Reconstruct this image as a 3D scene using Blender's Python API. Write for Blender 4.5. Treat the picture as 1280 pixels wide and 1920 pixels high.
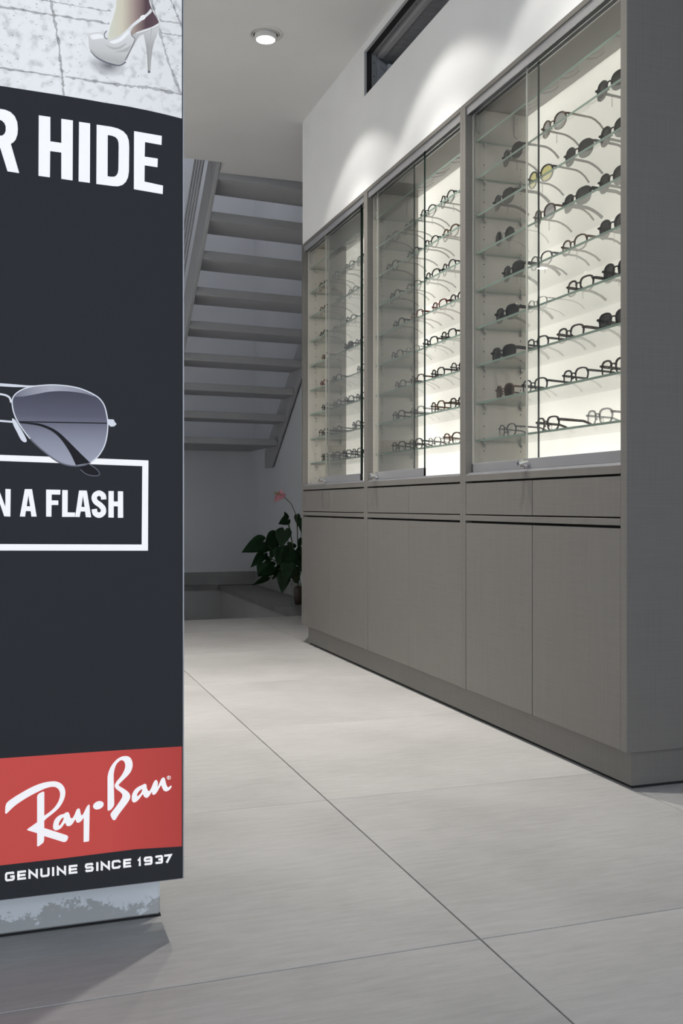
import bpy, bmesh, math, random
from mathutils import Vector, Matrix
from mathutils.geometry import tessellate_polygon

random.seed(7)
for o in list(bpy.data.objects):
    bpy.data.objects.remove(o)
S = bpy.context.scene
COL = S.collection
PI = math.pi

# ------------------------------------------------------------------ camera, world, lights, exposure
TH = math.radians(18.79)           # camera heading, clockwise from +Y
F = 1920 / 36 * 35                 # focal length in pixels
HC = 0.85                          # camera height
HOR = 948                          # horizon row
cam_d = bpy.data.cameras.new('camera')
cam_d.lens = 35; cam_d.sensor_fit = 'VERTICAL'; cam_d.sensor_height = 36; cam_d.sensor_width = 24
cam_d.shift_y = (HOR - 960) / 1920
cam_d.clip_start = 0.05
cam = bpy.data.objects.new('camera', cam_d); COL.objects.link(cam)
cam.location = (0, 0, HC); cam.rotation_euler = (PI / 2, 0, -TH)
S.camera = cam

S.view_settings.view_transform = 'Standard'
S.view_settings.look = 'None'
S.view_settings.gamma = 1
S.view_settings.use_curve_mapping = False
S.view_settings.exposure = 0.0
S.cycles.transparent_max_bounces = 40
S.cycles.caustics_reflective = False
S.cycles.caustics_refractive = False
S.cycles.max_bounces = 10
S.cycles.sample_clamp_indirect = 4.0

W = bpy.data.worlds.new('world'); S.world = W; W.use_nodes = True
bgn = W.node_tree.nodes['Background']
bgn.inputs[0].default_value = (0.75, 0.86, 1.0, 1); bgn.inputs[1].default_value = 0.9


def light(name, kind, loc, energy, color=(1, 1, 1), rot=(0, 0, 0), **kw):
    d = bpy.data.lights.new(name, kind); d.energy = energy; d.color = color
    for k, v in kw.items():
        setattr(d, k, v)
    o = bpy.data.objects.new(name, d); COL.objects.link(o)
    o.location = loc; o.rotation_euler = rot
    return o


CEIL = 3.23
WARM = (1.0, 0.965, 0.91)
LAMPS = [(1.256, 4.88), (1.25, 3.83), (1.25, 2.78), (-1.2, 5.1), (-1.9, 6.3), (-1.5, 8.7), (-1.1, 0.6)]  # fourth, fifth and last are unseen lamps added as fill
LAMP_E = [(215, 17), (215, 22), (150, 20), (640, 30), (560, 30), (200, 16), (6, 2)]      # inner beam, wide spill
for (lx, ly), (e1, e2) in zip(LAMPS, LAMP_E):
    light('downlight_beam', 'SPOT', (lx, ly, CEIL - 0.05), e1, WARM, spot_size=math.radians(82), spot_blend=1.0, shadow_soft_size=0.045)
    light('downlight_spill', 'SPOT', (lx, ly, CEIL - 0.05), e2, WARM, spot_size=math.radians(104), spot_blend=0.18, shadow_soft_size=0.045)
# cool fill light added behind the camera, at an unseen added window
light('cool_fill_light', 'AREA', (-0.3, -2.9, 1.6), 84, (0.80, 0.89, 1.0), (PI / 2, 0, 0), shape='RECTANGLE', size=4.6, size_y=2.6)
# lamp of the upper floor above the stairwell
light('upper_floor_lamp', 'AREA', (1.6, 9.3, 5.3), 15, (0.90, 0.94, 1.0), (0, 0, 0), shape='RECTANGLE', size=1.6, size_y=1.6)


# ------------------------------------------------------------------ pixel helpers (photograph frame 1280 x 1920 -> points on real planes)
def ray(x, y):
    a = (x - 640) / F; b = (HOR - y) / F
    return Vector((a * math.cos(TH) + math.sin(TH), -a * math.sin(TH) + math.cos(TH), b))


def at_y(x, y, Y):
    r = ray(x, y); return Vector((0, 0, HC)) + r * (Y / r.y)


def y_on_x(x, X):
    r = ray(x, 0); return X * r.y / r.x


# ------------------------------------------------------------------ mesh helpers
class MB:
    def __init__(s):
        s.v = []; s.f = []; s.mi = []

    def add(s, vs, fs, m=0):
        n = len(s.v); s.v += [tuple(p) for p in vs]
        for f in fs:
            s.f.append(tuple(i + n for i in f)); s.mi.append(m)

    def box(s, x0, x1, y0, y1, z0, z1, m=0, fm=None):
        vs = [(x0, y0, z0), (x1, y0, z0), (x1, y1, z0), (x0, y1, z0), (x0, y0, z1), (x1, y0, z1), (x1, y1, z1), (x0, y1, z1)]
        # faces: bottom, top, -y, +x, +y, -x
        fs = [(0, 3, 2, 1), (4, 5, 6, 7), (0, 1, 5, 4), (1, 2, 6, 5), (2, 3, 7, 6), (3, 0, 4, 7)]
        for i, f in enumerate(fs):
            s.add(vs, [], m)
            s.v = s.v[:-8]
            break
        n = len(s.v); s.v += vs
        for i, f in enumerate(fs):
            s.f.append(tuple(k + n for k in f)); s.mi.append(fm[i] if fm else m)

    def hexa(s, p, m=0):
        s.add(p, [(0, 3, 2, 1), (4, 5, 6, 7), (0, 1, 5, 4), (1, 2, 6, 5), (2, 3, 7, 6), (3, 0, 4, 7)], m)

    def tube(s, path, r, n=8, m=0, cap=True):
        path = [Vector(p) for p in path]; k = len(path)
        rs = r if isinstance(r, (list, tuple)) else [r] * k
        base = len(s.v); up = Vector((0, 0, 1))
        for i, p in enumerate(path):
            t = (path[min(i + 1, k - 1)] - path[max(i - 1, 0)]).normalized()
            a = t.cross(up)
            if a.length < 1e-3:
                a = t.cross(Vector((1, 0, 0)))
            a.normalize(); b = t.cross(a)
            for j in range(n):
                q = 2 * PI * j / n
                s.v.append(tuple(p + (a * math.cos(q) + b * math.sin(q)) * rs[i]))
        for i in range(k - 1):
            for j in range(n):
                j2 = (j + 1) % n
                s.f.append((base + i * n + j, base + i * n + j2, base + (i + 1) * n + j2, base + (i + 1) * n + j)); s.mi.append(m)
        if cap:
            s.f.append(tuple(base + j for j in range(n))[::-1]); s.mi.append(m)
            s.f.append(tuple(base + (k - 1) * n + j for j in range(n))); s.mi.append(m)

    def lathe(s, prof, c, n=32, m=0):
        base = len(s.v); k = len(prof)
        for r, z in prof:
            for j in range(n):
                q = 2 * PI * j / n
                s.v.append((c[0] + r * math.cos(q), c[1] + r * math.sin(q), c[2] + z))
        for i in range(k - 1):
            for j in range(n):
                j2 = (j + 1) % n
                s.f.append((base + i * n + j, base + i * n + j2, base + (i + 1) * n + j2, base + (i + 1) * n + j)); s.mi.append(m)

    def poly(s, outer, holes=(), m=0):
        loops = [[Vector(p) for p in outer]] + [[Vector(p) for p in h] for h in holes]
        flat = [p for l in loops for p in l]
        tris = tessellate_polygon(loops)
        s.add(flat, [tuple(t) for t in tris], m)


def wpos(o):
    p = Vector((0, 0, 0))
    while o is not None:
        p += Vector(o.location); o = o.parent
    return p


def obj(name, mb, mats, parent=None, smooth=False, bevel=0, local=False):
    me = bpy.data.meshes.new(name)
    off = Vector((0, 0, 0)) if (local or parent is None) else wpos(parent)
    me.from_pydata([tuple(Vector(p) - off) for p in mb.v], [], mb.f)
    mats = mats if isinstance(mats, (list, tuple)) else [mats]
    for m in mats:
        me.materials.append(m)
    me.polygons.foreach_set('material_index', mb.mi)
    if smooth:
        me.polygons.foreach_set('use_smooth', [True] * len(me.polygons))
    me.update()
    o = bpy.data.objects.new(name, me); COL.objects.link(o)
    if parent is not None:
        o.parent = parent
    if bevel:
        b = o.modifiers.new('bevel', 'BEVEL'); b.width = bevel; b.segments = 1; b.limit_method = 'ANGLE'
    return o


def tag(o, label=None, cat=None, group=None, kind=None):
    if label: o['label'] = label
    if cat: o['category'] = cat
    if group: o['group'] = group
    if kind: o['kind'] = kind
    return o


def thing(name, label, cat, loc=(0, 0, 0), group=None):
    o = bpy.data.objects.new(name, None); COL.objects.link(o); o.location = loc
    o.empty_display_size = 0.05
    return tag(o, label, cat, group)


def box(name, x0, x1, y0, y1, z0, z1, mat, parent=None, bevel=0):
    m = MB(); m.box(x0, x1, y0, y1, z0, z1)
    return obj(name, m, mat, parent, bevel=bevel)


# ------------------------------------------------------------------ materials
def new_mat(name):
    m = bpy.data.materials.new(name); m.use_nodes = True
    nt = m.node_tree
    return m, nt, nt.nodes['Principled BSDF'], nt.nodes['Material Output']


def plain(name, col, rough=0.5, metal=0.0, spec=0.5, emit=None, es=1.0):
    m, nt, b, out = new_mat(name)
    b.inputs['Base Color'].default_value = (*col, 1); b.inputs['Roughness'].default_value = rough
    b.inputs['Metallic'].default_value = metal; b.inputs['Specular IOR Level'].default_value = spec
    if emit:
        b.inputs['Emission Color'].default_value = (*emit, 1); b.inputs['Emission Strength'].default_value = es
    return m


def noise_mat(name, c0, c1, scale, rough=0.5, spec=0.5, stretch=(1, 1, 1), detail=4, bump=0.0, lo=0.35, hi=0.65, metal=0):
    m, nt, b, out = new_mat(name)
    tc = nt.nodes.new('ShaderNodeTexCoord'); mp = nt.nodes.new('ShaderNodeMapping'); mp.inputs['Scale'].default_value = stretch
    nz = nt.nodes.new('ShaderNodeTexNoise'); nz.inputs['Scale'].default_value = scale; nz.inputs['Detail'].default_value = detail
    cr = nt.nodes.new('ShaderNodeValToRGB')
    cr.color_ramp.elements[0].position = lo; cr.color_ramp.elements[0].color = (*c0, 1)
    cr.color_ramp.elements[1].position = hi; cr.color_ramp.elements[1].color = (*c1, 1)
    L = nt.links.new
    L(tc.outputs['Object'], mp.inputs[0]); L(mp.outputs[0], nz.inputs['Vector']); L(nz.outputs['Fac'], cr.inputs[0]); L(cr.outputs[0], b.inputs['Base Color'])
    b.inputs['Roughness'].default_value = rough; b.inputs['Specular IOR Level'].default_value = spec; b.inputs['Metallic'].default_value = metal
    if bump:
        bp = nt.nodes.new('ShaderNodeBump'); bp.inputs['Strength'].default_value = bump; bp.inputs['Distance'].default_value = 0.002
        L(nz.outputs['Fac'], bp.inputs['Height']); L(bp.outputs[0], b.inputs['Normal'])
    return m


def linen(name, col, amp=0.10, rough=0.45, spec=0.4):
    """grey laminate with a fine woven grain: vertical and horizontal thread noise"""
    m, nt, b, out = new_mat(name); L = nt.links.new
    tc = nt.nodes.new('ShaderNodeTexCoord')
    vals = []
    for st in ((260, 260, 4), (5, 5, 300)):
        mp = nt.nodes.new('ShaderNodeMapping'); mp.inputs['Scale'].default_value = st
        nz = nt.nodes.new('ShaderNodeTexNoise'); nz.inputs['Scale'].default_value = 1; nz.inputs['Detail'].default_value = 3
        L(tc.outputs['Object'], mp.inputs[0]); L(mp.outputs[0], nz.inputs['Vector']); vals.append(nz)
    ad = nt.nodes.new('ShaderNodeMath'); ad.operation = 'ADD'
    L(vals[0].outputs['Fac'], ad.inputs[0]); L(vals[1].outputs['Fac'], ad.inputs[1])
    cr = nt.nodes.new('ShaderNodeMapRange'); cr.inputs['From Min'].default_value = 0.6; cr.inputs['From Max'].default_value = 1.4
    cr.inputs['To Min'].default_value = 1 - amp; cr.inputs['To Max'].default_value = 1 + amp
    L(ad.outputs[0], cr.inputs['Value'])
    mul = nt.nodes.new('ShaderNodeVectorMath'); mul.operation = 'SCALE'; mul.inputs[0].default_value = col
    L(cr.outputs[0], mul.inputs['Scale']); L(mul.outputs[0], b.inputs['Base Color'])
    b.inputs['Roughness'].default_value = rough; b.inputs['Specular IOR Level'].default_value = spec
    return m


def glass(name, tint, f0=0.04, gain=1.0, rough=0.0):
    m, nt, b, out = new_mat(name); L = nt.links.new
    nt.nodes.remove(b)
    lw = nt.nodes.new('ShaderNodeLayerWeight'); lw.inputs['Blend'].default_value = 0.5
    pw = nt.nodes.new('ShaderNodeMath'); pw.operation = 'POWER'; pw.inputs[1].default_value = 5
    ma = nt.nodes.new('ShaderNodeMath'); ma.operation = 'MULTIPLY_ADD'; ma.inputs[1].default_value = gain * (1 - f0); ma.inputs[2].default_value = f0
    ma.use_clamp = True
    tr = nt.nodes.new('ShaderNodeBsdfTransparent'); tr.inputs[0].default_value = (*tint, 1)
    gl = nt.nodes.new('ShaderNodeBsdfGlossy'); gl.inputs['Roughness'].default_value = rough
    mx = nt.nodes.new('ShaderNodeMixShader')
    L(lw.outputs['Facing'], pw.inputs[0]); L(pw.outputs[0], ma.inputs[0]); L(ma.outputs[0], mx.inputs[0])
    L(tr.outputs[0], mx.inputs[1]); L(gl.outputs[0], mx.inputs[2]); L(mx.outputs[0], out.inputs[0])
    return m


def translucent(name, col, fac=0.6, rough=0.3, spec=0.2):
    m, nt, b, out = new_mat(name); L = nt.links.new
    b.inputs['Base Color'].default_value = (*col, 1); b.inputs['Roughness'].default_value = rough; b.inputs['Specular IOR Level'].default_value = spec
    t = nt.nodes.new('ShaderNodeBsdfTranslucent'); t.inputs[0].default_value = (*col, 1)
    mx = nt.nodes.new('ShaderNodeMixShader'); mx.inputs[0].default_value = fac
    L(b.outputs[0], mx.inputs[1]); L(t.outputs[0], mx.inputs[2]); L(mx.outputs[0], out.inputs[0])
    return m


GLOW = 0.45                      # backlighting of the advertising box


def ink(name, stops, axis=None, speck=0.0, glow=1.0):
    """printed, backlit fabric; colour stops along an axis of the printed piece (flat print)"""
    m, nt, b, out = new_mat(name); L = nt.links.new
    b.inputs['Roughness'].default_value = 0.65; b.inputs['Specular IOR Level'].default_value = 0.15
    if axis is None:
        rgb = nt.nodes.new('ShaderNodeRGB'); rgb.outputs[0].default_value = (*stops, 1); src = rgb.outputs[0]
    else:
        tc = nt.nodes.new('ShaderNodeTexCoord'); sp = nt.nodes.new('ShaderNodeSeparateXYZ')
        cr = nt.nodes.new('ShaderNodeValToRGB'); els = cr.color_ramp.elements
        while len(els) < len(stops):
            els.new(0.5)
        for e, (p, c) in zip(els, stops):
            e.position = p; e.color = (*c, 1)
        L(tc.outputs['Generated'], sp.inputs[0]); L(sp.outputs[axis], cr.inputs[0]); src = cr.outputs[0]
    if speck:
        tc2 = nt.nodes.new('ShaderNodeTexCoord'); nz = nt.nodes.new('ShaderNodeTexNoise')
        nz.inputs['Scale'].default_value = 60; nz.inputs['Detail'].default_value = 8
        mr = nt.nodes.new('ShaderNodeMapRange'); mr.inputs['From Min'].default_value = 0.3; mr.inputs['From Max'].default_value = 0.5
        mr.inputs['To Min'].default_value = 1 - speck; mr.inputs['To Max'].default_value = 1
        sc = nt.nodes.new('ShaderNodeVectorMath'); sc.operation = 'SCALE'
        L(tc2.outputs['Object'], nz.inputs['Vector']); L(nz.outputs['Fac'], mr.inputs['Value']); L(src, sc.inputs[0]); L(mr.outputs[0], sc.inputs['Scale'])
        src = sc.outputs[0]
    L(src, b.inputs['Base Color']); L(src, b.inputs['Emission Color']); b.inputs['Emission Strength'].default_value = GLOW * glow
    return m


M_lam = linen('grey_laminate', (0.175, 0.165, 0.152))
M_lam_lit = linen('grey_laminate_lit', (0.44, 0.42, 0.38), 0.05)
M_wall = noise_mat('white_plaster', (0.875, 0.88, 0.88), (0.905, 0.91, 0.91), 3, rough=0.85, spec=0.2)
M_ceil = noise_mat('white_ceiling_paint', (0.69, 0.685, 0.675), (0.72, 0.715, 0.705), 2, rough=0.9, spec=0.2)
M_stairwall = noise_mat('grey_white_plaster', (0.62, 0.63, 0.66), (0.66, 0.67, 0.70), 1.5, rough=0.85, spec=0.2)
M_grout = plain('grout', (0.17, 0.165, 0.16), 0.9)
M_alu = plain('brushed_aluminium', (0.62, 0.62, 0.64), 0.38, 0.85)
M_alu_lt = plain('anodised_aluminium', (0.46, 0.46, 0.475), 0.5, 0.4)
M_rail = plain('satin_rail_aluminium', (0.29, 0.29, 0.305), 0.5, 0.3)
M_chrome = plain('polished_chrome', (0.8, 0.8, 0.82), 0.12, 1.0)
M_dark = plain('dark_gap', (0.012, 0.012, 0.012), 0.8)
M_steel = noise_mat('stair_paint', (0.38, 0.385, 0.395), (0.40, 0.405, 0.415), 5, rough=0.5, spec=0.4)
M_tread = noise_mat('tread_paint', (0.40, 0.402, 0.41), (0.42, 0.422, 0.43), 6, rough=0.55, spec=0.35)
M_glass = glass('clear_glass', (0.982, 0.985, 0.978), 0.035)
M_shelf = glass('shelf_glass', (0.985, 0.988, 0.982), 0.045, 1.0)
M_edge = translucent('green_glass_edge', (0.27, 0.36, 0.31), 0.35, 0.08, 0.9)
M_dedge = plain('shaded_glass_edge', (0.02, 0.035, 0.03), 0.1, 0, 0.6)  # near pane edges: dark side of the internal reflection put into the colour
M_bright_edge = translucent('bright_glass_edge', (0.80, 0.80, 0.76), 0.4, 0.3, 0.5)  # pale strip added on far pane edges, imitating their bright internal reflection
M_panel = translucent('opal_acrylic', (0.88, 0.875, 0.85), 0.62, 0.35, 0.12)
M_cavity = plain('white_cavity', (0.9, 0.9, 0.9), 0.8)
M_plastic = translucent('clear_plastic', (0.50, 0.49, 0.46), 0.3, 0.15, 0.6)
M_hole = plain('drilled_hole', (0.01, 0.01, 0.01), 0.9)


def tile_mat():
    m, nt, b, out = new_mat('stone_tile'); L = nt.links.new
    tc = nt.nodes.new('ShaderNodeTexCoord'); oi = nt.nodes.new('ShaderNodeObjectInfo')
    ad = nt.nodes.new('ShaderNodeVectorMath'); ad.operation = 'ADD'
    cm = nt.nodes.new('ShaderNodeCombineXYZ'); mu = nt.nodes.new('ShaderNodeMath'); mu.operation = 'MULTIPLY'; mu.inputs[1].default_value = 37
    L(oi.outputs['Random'], mu.inputs[0]); L(mu.outputs[0], cm.inputs[0]); L(mu.outputs[0], cm.inputs[1])
    L(tc.outputs['Object'], ad.inputs[0]); L(cm.outputs[0], ad.inputs[1])
    n1 = nt.nodes.new('ShaderNodeTexNoise'); n1.inputs['Scale'].default_value = 2.2; n1.inputs['Detail'].default_value = 6
    mp = nt.nodes.new('ShaderNodeMapping'); mp.inputs['Scale'].default_value = (6, 40, 6)
    n2 = nt.nodes.new('ShaderNodeTexNoise'); n2.inputs['Scale'].default_value = 1.5; n2.inputs['Detail'].default_value = 8; n2.inputs['Roughness'].default_value = 0.7
    L(ad.outputs[0], n1.inputs['Vector']); L(ad.outputs[0], mp.inputs[0]); L(mp.outputs[0], n2.inputs['Vector'])
    s = nt.nodes.new('ShaderNodeMath'); s.operation = 'ADD'; L(n1.outputs['Fac'], s.inputs[0]); L(n2.outputs['Fac'], s.inputs[1])
    s2 = nt.nodes.new('ShaderNodeMath'); s2.operation = 'MULTIPLY_ADD'; s2.inputs[1].default_value = 0.10; L(oi.outputs['Random'], s2.inputs[0]); L(s.outputs[0], s2.inputs[2])
    cr = nt.nodes.new('ShaderNodeValToRGB')
    cr.color_ramp.elements[0].position = 0.36; cr.color_ramp.elements[0].color = (0.335, 0.327, 0.318, 1)
    cr.color_ramp.elements[1].position = 0.70; cr.color_ramp.elements[1].color = (0.485, 0.474, 0.463, 1)
    hf = nt.nodes.new('ShaderNodeMath'); hf.operation = 'MULTIPLY'; hf.inputs[1].default_value = 0.5; L(s2.outputs[0], hf.inputs[0])
    L(hf.outputs[0], cr.inputs[0]); L(cr.outputs[0], b.inputs['Base Color'])
    b.inputs['Roughness'].default_value = 0.42; b.inputs['Specular IOR Level'].default_value = 0.35
    return m


M_tile = tile_mat()

# ------------------------------------------------------------------ setting: floor of tiles
TX, TY, TW, TL = 0.887, 1.761, 0.905, 0.972
FLOOR_END = 7.36
LEDGE_X = 2.18
WALL_R = 2.6
WALL_B = 10.6
m = MB()
m.box(-3, WALL_R, -3, FLOOR_END, -0.12, -0.004)
m.box(LEDGE_X + .02, WALL_R, FLOOR_END, WALL_B, -0.04, -0.004)
m.box(-1, LEDGE_X, 10.44, WALL_B, -0.04, -0.004)
floor = tag(obj('floor', m, M_grout), kind='structure')
shared = None
g = 0.0016
for i in range(-4, 2):
    for j in range(-5, 6):
        x0 = TX + i * TW; y0 = TY + j * TL
        x1 = min(x0 + TW, WALL_R); y1 = min(y0 + TL, FLOOR_END)
        if y1 - y0 < 0.05 or x1 - x0 < 0.05: continue
        full = abs(x1 - x0 - TW) < 1e-6 and abs(y1 - y0 - TL) < 1e-6
        if full and shared:
            t = bpy.data.objects.new('tile', shared); COL.objects.link(t); t.parent = floor
        else:
            mm = MB(); w, l = x1 - x0, y1 - y0; c = 0.0012
            a0, a1, b0, b1 = g, w - g, g, l - g
            vs = [(a0, b0, -.004), (a1, b0, -.004), (a1, b1, -.004), (a0, b1, -.004), (a0, b0, -c), (a1, b0, -c), (a1, b1, -c), (a0, b1, -c),
                  (a0 + c, b0 + c, 0), (a1 - c, b0 + c, 0), (a1 - c, b1 - c, 0), (a0 + c, b1 - c, 0)]
            fs = [(8, 9, 10, 11)]
            for k in range(4):
                k2 = (k + 1) % 4
                fs += [(k, k2, 4 + k2, 4 + k), (4 + k, 4 + k2, 8 + k2, 8 + k)]
            mm.add(vs, fs)
            t = obj('tile', mm, M_tile, floor, local=True)
            if full: shared = t.data
        t.location = (x0, y0, 0)
# narrow tiles on the ledge round the stairwell
M_ledge = noise_mat('shaded_stone', (0.16, 0.158, 0.155), (0.21, 0.207, 0.20), 6, rough=0.35, spec=0.4)  # floor tile colour darkened for the dim light on the ledge
for k in range(4):
    y0 = FLOOR_END + k * 0.77
    box('tile', LEDGE_X - 0.012, WALL_R, y0 + 0.002, min(y0 + 0.768, 10.42), -0.045, 0.0, M_ledge, floor)
for k in range(4):
    x0 = -1 + k * 0.79
    box('tile', x0 + 0.002, min(x0 + 0.788, LEDGE_X - 0.014), 10.408, WALL_B, -0.045, 0.0, M_ledge, floor)

# stairwell walls below the floor
M_well = noise_mat('grey_well_paint', (0.34, 0.34, 0.34), (0.40, 0.40, 0.40), 2, rough=0.45, spec=0.4)
m = MB(); m.box(LEDGE_X + 0.01, LEDGE_X + 0.10, FLOOR_END, 10.5, -2.6, -0.045); m.box(-1, LEDGE_X + 0.1, 10.43, 10.53, -2.6, -0.045)
m.box(-1.1, LEDGE_X + 0.1, FLOOR_END - 0.12, FLOOR_END, -2.6, -0.12); m.box(-1.1, -1, FLOOR_END, 10.5, -2.6, -0.12)
m.box(-1.1, LEDGE_X + 0.1, FLOOR_END, 10.53, -2.7, -2.6)
tag(obj('wall_stairwell', m, M_well), kind='structure')

# walls
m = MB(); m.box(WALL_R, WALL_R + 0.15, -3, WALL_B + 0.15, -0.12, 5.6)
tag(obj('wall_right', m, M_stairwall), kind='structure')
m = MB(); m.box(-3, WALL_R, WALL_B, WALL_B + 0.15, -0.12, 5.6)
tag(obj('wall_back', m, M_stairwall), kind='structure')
m = MB(); m.box(-2.75, -2.6, -3, WALL_B + 0.15, -0.12, 5.6)
tag(obj('wall_left', m, M_wall), kind='structure')
m = MB(); m.box(-3.15, WALL_R + 0.15, -3.15, -3, -0.12, 0.25); m.box(-3.15, WALL_R + .15, -3.15, -3, 2.95, CEIL + 0.1)
m.box(-3.15, -2.7, -3.15, -3, 0.25, 2.95); m.box(2.1, WALL_R + .15, -3.15, -3, 0.25, 2.95)
tag(obj('wall_front', m, M_wall), kind='structure')
wn = tag(obj('added_window_1', (lambda q: (q.box(-2.7, -2.64, -3.1, -3.04, .25, 2.95), q.box(2.04, 2.1, -3.1, -3.04, .25, 2.95), q.box(-.33, -.27, -3.1, -3.04, .25, 2.95),
         q.box(-2.7, 2.1, -3.1, -3.04, .25, .31), q.box(-2.7, 2.1, -3.1, -3.04, 2.89, 2.95), q)[-1])(MB()), M_dark), kind='structure')  # unseen window, added to go with the fill light
box('pane', -2.64, -.33, -3.075, -3.069, .31, 2.89, M_glass, wn); box('pane', -.27, 2.04, -3.075, -3.069, .31, 2.89, M_glass, wn)  # panes of the added unseen window
# ceiling with the stair opening behind it
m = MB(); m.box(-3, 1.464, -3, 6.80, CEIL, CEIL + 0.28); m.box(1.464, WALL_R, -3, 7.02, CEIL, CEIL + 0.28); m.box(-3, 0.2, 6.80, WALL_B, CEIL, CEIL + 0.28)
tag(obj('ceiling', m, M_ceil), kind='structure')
m = MB(); m.box(-3.15, WALL_R + .15, 5, WALL_B + .15, 5.6, 5.7); m.box(-3.15, WALL_R + .15, 4.9, 5.0, CEIL + .28, 5.7)
tag(obj('ceiling_upper_floor', m, M_stairwall), kind='structure')
# baseboards
M_base = noise_mat('grey_stone_skirting', (0.25, 0.248, 0.245), (0.31, 0.308, 0.305), 4, rough=0.5)
m = MB(); m.box(-1, WALL_R - 0.014, WALL_B - 0.014, WALL_B, 0, 0.135)
tag(obj('baseboard_back', m, M_base), kind='structure')
m = MB(); m.box(WALL_R - 0.014, WALL_R, 6.0, WALL_B, 0, 0.135)
tag(obj('baseboard_right', m, M_base), kind='structure')

# bulkhead above the cabinets, with the vent opening
CX = 1.755                         # cabinet front plane
CY0, CY1 = 2.527, 5.925            # near and far ends
CTOP = 2.465
SX = CX + 0.006
VY0, VY1, VZ0, VZ1 = 3.0, 4.81, 2.955, 3.185
m = MB()
m.box(SX, SX + 0.010, 2.0, CY1, CTOP, VZ0)
m.box(SX, SX + 0.010, 2.0, CY1, VZ1, CEIL)
m.box(SX, SX + 0.010, VY1, CY1, VZ0, VZ1)
m.box(SX, SX + 0.010, 2.0, VY0, VZ0, VZ1)
m.box(SX + .01, WALL_R, CY1 - 0.02, CY1, CTOP, CEIL)
m.box(SX + .01, WALL_R, 2.0, 2.02, CTOP, CEIL)
m.box(SX + .01, WALL_R, 2.0, CY1, CTOP, CTOP + 0.02)
tag(obj('wall_bulkhead', m, M_wall), kind='structure')

# ------------------------------------------------------------------ vent in the bulkhead
M_vbox = plain('pale_grey_sheet_metal', (0.75, 0.77, 0.80), 0.5)
M_vrail = plain('grey_duct_rail', (0.45, 0.45, 0.46), 0.6)
M_vang = plain('galvanised_steel', (0.30, 0.305, 0.31), 0.55, 0.2)
M_vpan = noise_mat('dark_grey_duct', (0.30, 0.305, 0.312), (0.38, 0.385, 0.395), 9, rough=0.7, stretch=(1, 4, 1))
vent = thing('ventilation_opening', 'long dark rectangular vent opening in the white bulkhead under the ceiling', 'vent', (SX + 0.02, (VY0 + VY1) / 2, VZ0))
m = MB(); D = SX + 0.5; YE = VY1 + .45
m.box(D, D + .01, VY0, YE, VZ0 - .25, VZ1 + .02); m.box(SX + .0105, D, YE, YE + .01, VZ0 - .25, VZ1 + .01); m.box(SX + .0105, D, VY0 - .01, VY0, VZ0 - .25, VZ1)
m.box(SX + .0105, D, VY0, YE, VZ1 + .004, VZ1 + .014); m.box(SX + .0105, D, VY0, YE, VZ0 - .26, VZ0 - .25)
obj('recess_lining', m, M_vbox, vent)
box('shadow_gap', SX + .0105, SX + .040, VY1, VY1 + .004, VZ0 - .02, VZ1 + .003, M_dark, vent)
box('shadow_gap', SX + .0105, SX + .0455, VY0, VY1, VZ1, VZ1 + .003, M_dark, vent)
m = MB(); m.box(SX - .002, SX + .010, VY1 - .006, VY1, VZ0, VZ1); m.box(SX - .002, SX + .010, VY0, VY1, VZ1 - .005, VZ1)
obj('edge_trim', m, M_vrail, vent)
m = MB(); m.box(SX + .046, SX + .070, VY0, VY1 - .002, VZ1 - .003, VZ1 + .001); m.box(SX + .046, SX + .049, VY0, VY1 - .002, VZ1 - .012, VZ1 - .003)
obj('steel_angle', m, M_vang, vent)
m = MB(); m.box(SX + .040, SX + .066, VY1 + .001, VY1 + .005, VZ0 - .02, VZ1 - .004)
obj('steel_angle', m, M_vang, vent)
m = MB()
for k in range(5):
    m.tube([(SX + .058, VY1 - .1 - k * .22, VZ1 - .0035), (SX + .058, VY1 - .1 - k * .22, VZ1 - .0045)], .003, 8)
for k in range(3):
    m.tube([(SX + .053, VY1 + .0005, VZ1 - .05 - k * .07), (SX + .053, VY1 - .0005, VZ1 - .05 - k * .07)], .003, 8)
tag(obj('screw_holes', m, M_dark, vent), kind='stuff')
m = MB(); e0 = (SX + .072, VY1 + .01); e1 = (SX + .40, VY1 + .30)
m.hexa([(e0[0], e0[1], VZ0 - .2), (e1[0], e1[1], VZ0 - .2), (e1[0] - .01, e1[1] + .02, VZ0 - .2), (e0[0] - .004, e0[1] + .02, VZ0 - .2),
        (e0[0], e0[1], VZ1 - .012), (e1[0], e1[1], VZ1 - .012), (e1[0] - .01, e1[1] + .02, VZ1 - .012), (e0[0] - .004, e0[1] + .02, VZ1 - .012)])
obj('duct_end', m, M_vbox, vent)
m = MB()
m.hexa([(e0[0] + .02, e0[1] + .005, VZ1 - .055), (e1[0], e1[1] - .012, VZ1 - .055), (e1[0], e1[1], VZ1 - .055), (e0[0] + .02, e0[1] + .017, VZ1 - .055),
        (e0[0] + .02, e0[1] + .005, VZ1 - .04), (e1[0], e1[1] - .012, VZ1 - .04), (e1[0], e1[1], VZ1 - .04), (e0[0] + .02, e0[1] + .017, VZ1 - .04)])
m.box(SX + .15, SX + .175, VY1 + .05, VY1 + .075, VZ1 - .05, VZ1 - .02)
obj('duct_flange', m, M_vbox, vent)
m = MB(); m.box(SX + .076, SX + .104, VY0, VY1 + .012, VZ1 - .018, VZ1 - .002); obj('duct_rail', m, M_vrail, vent)
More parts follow.
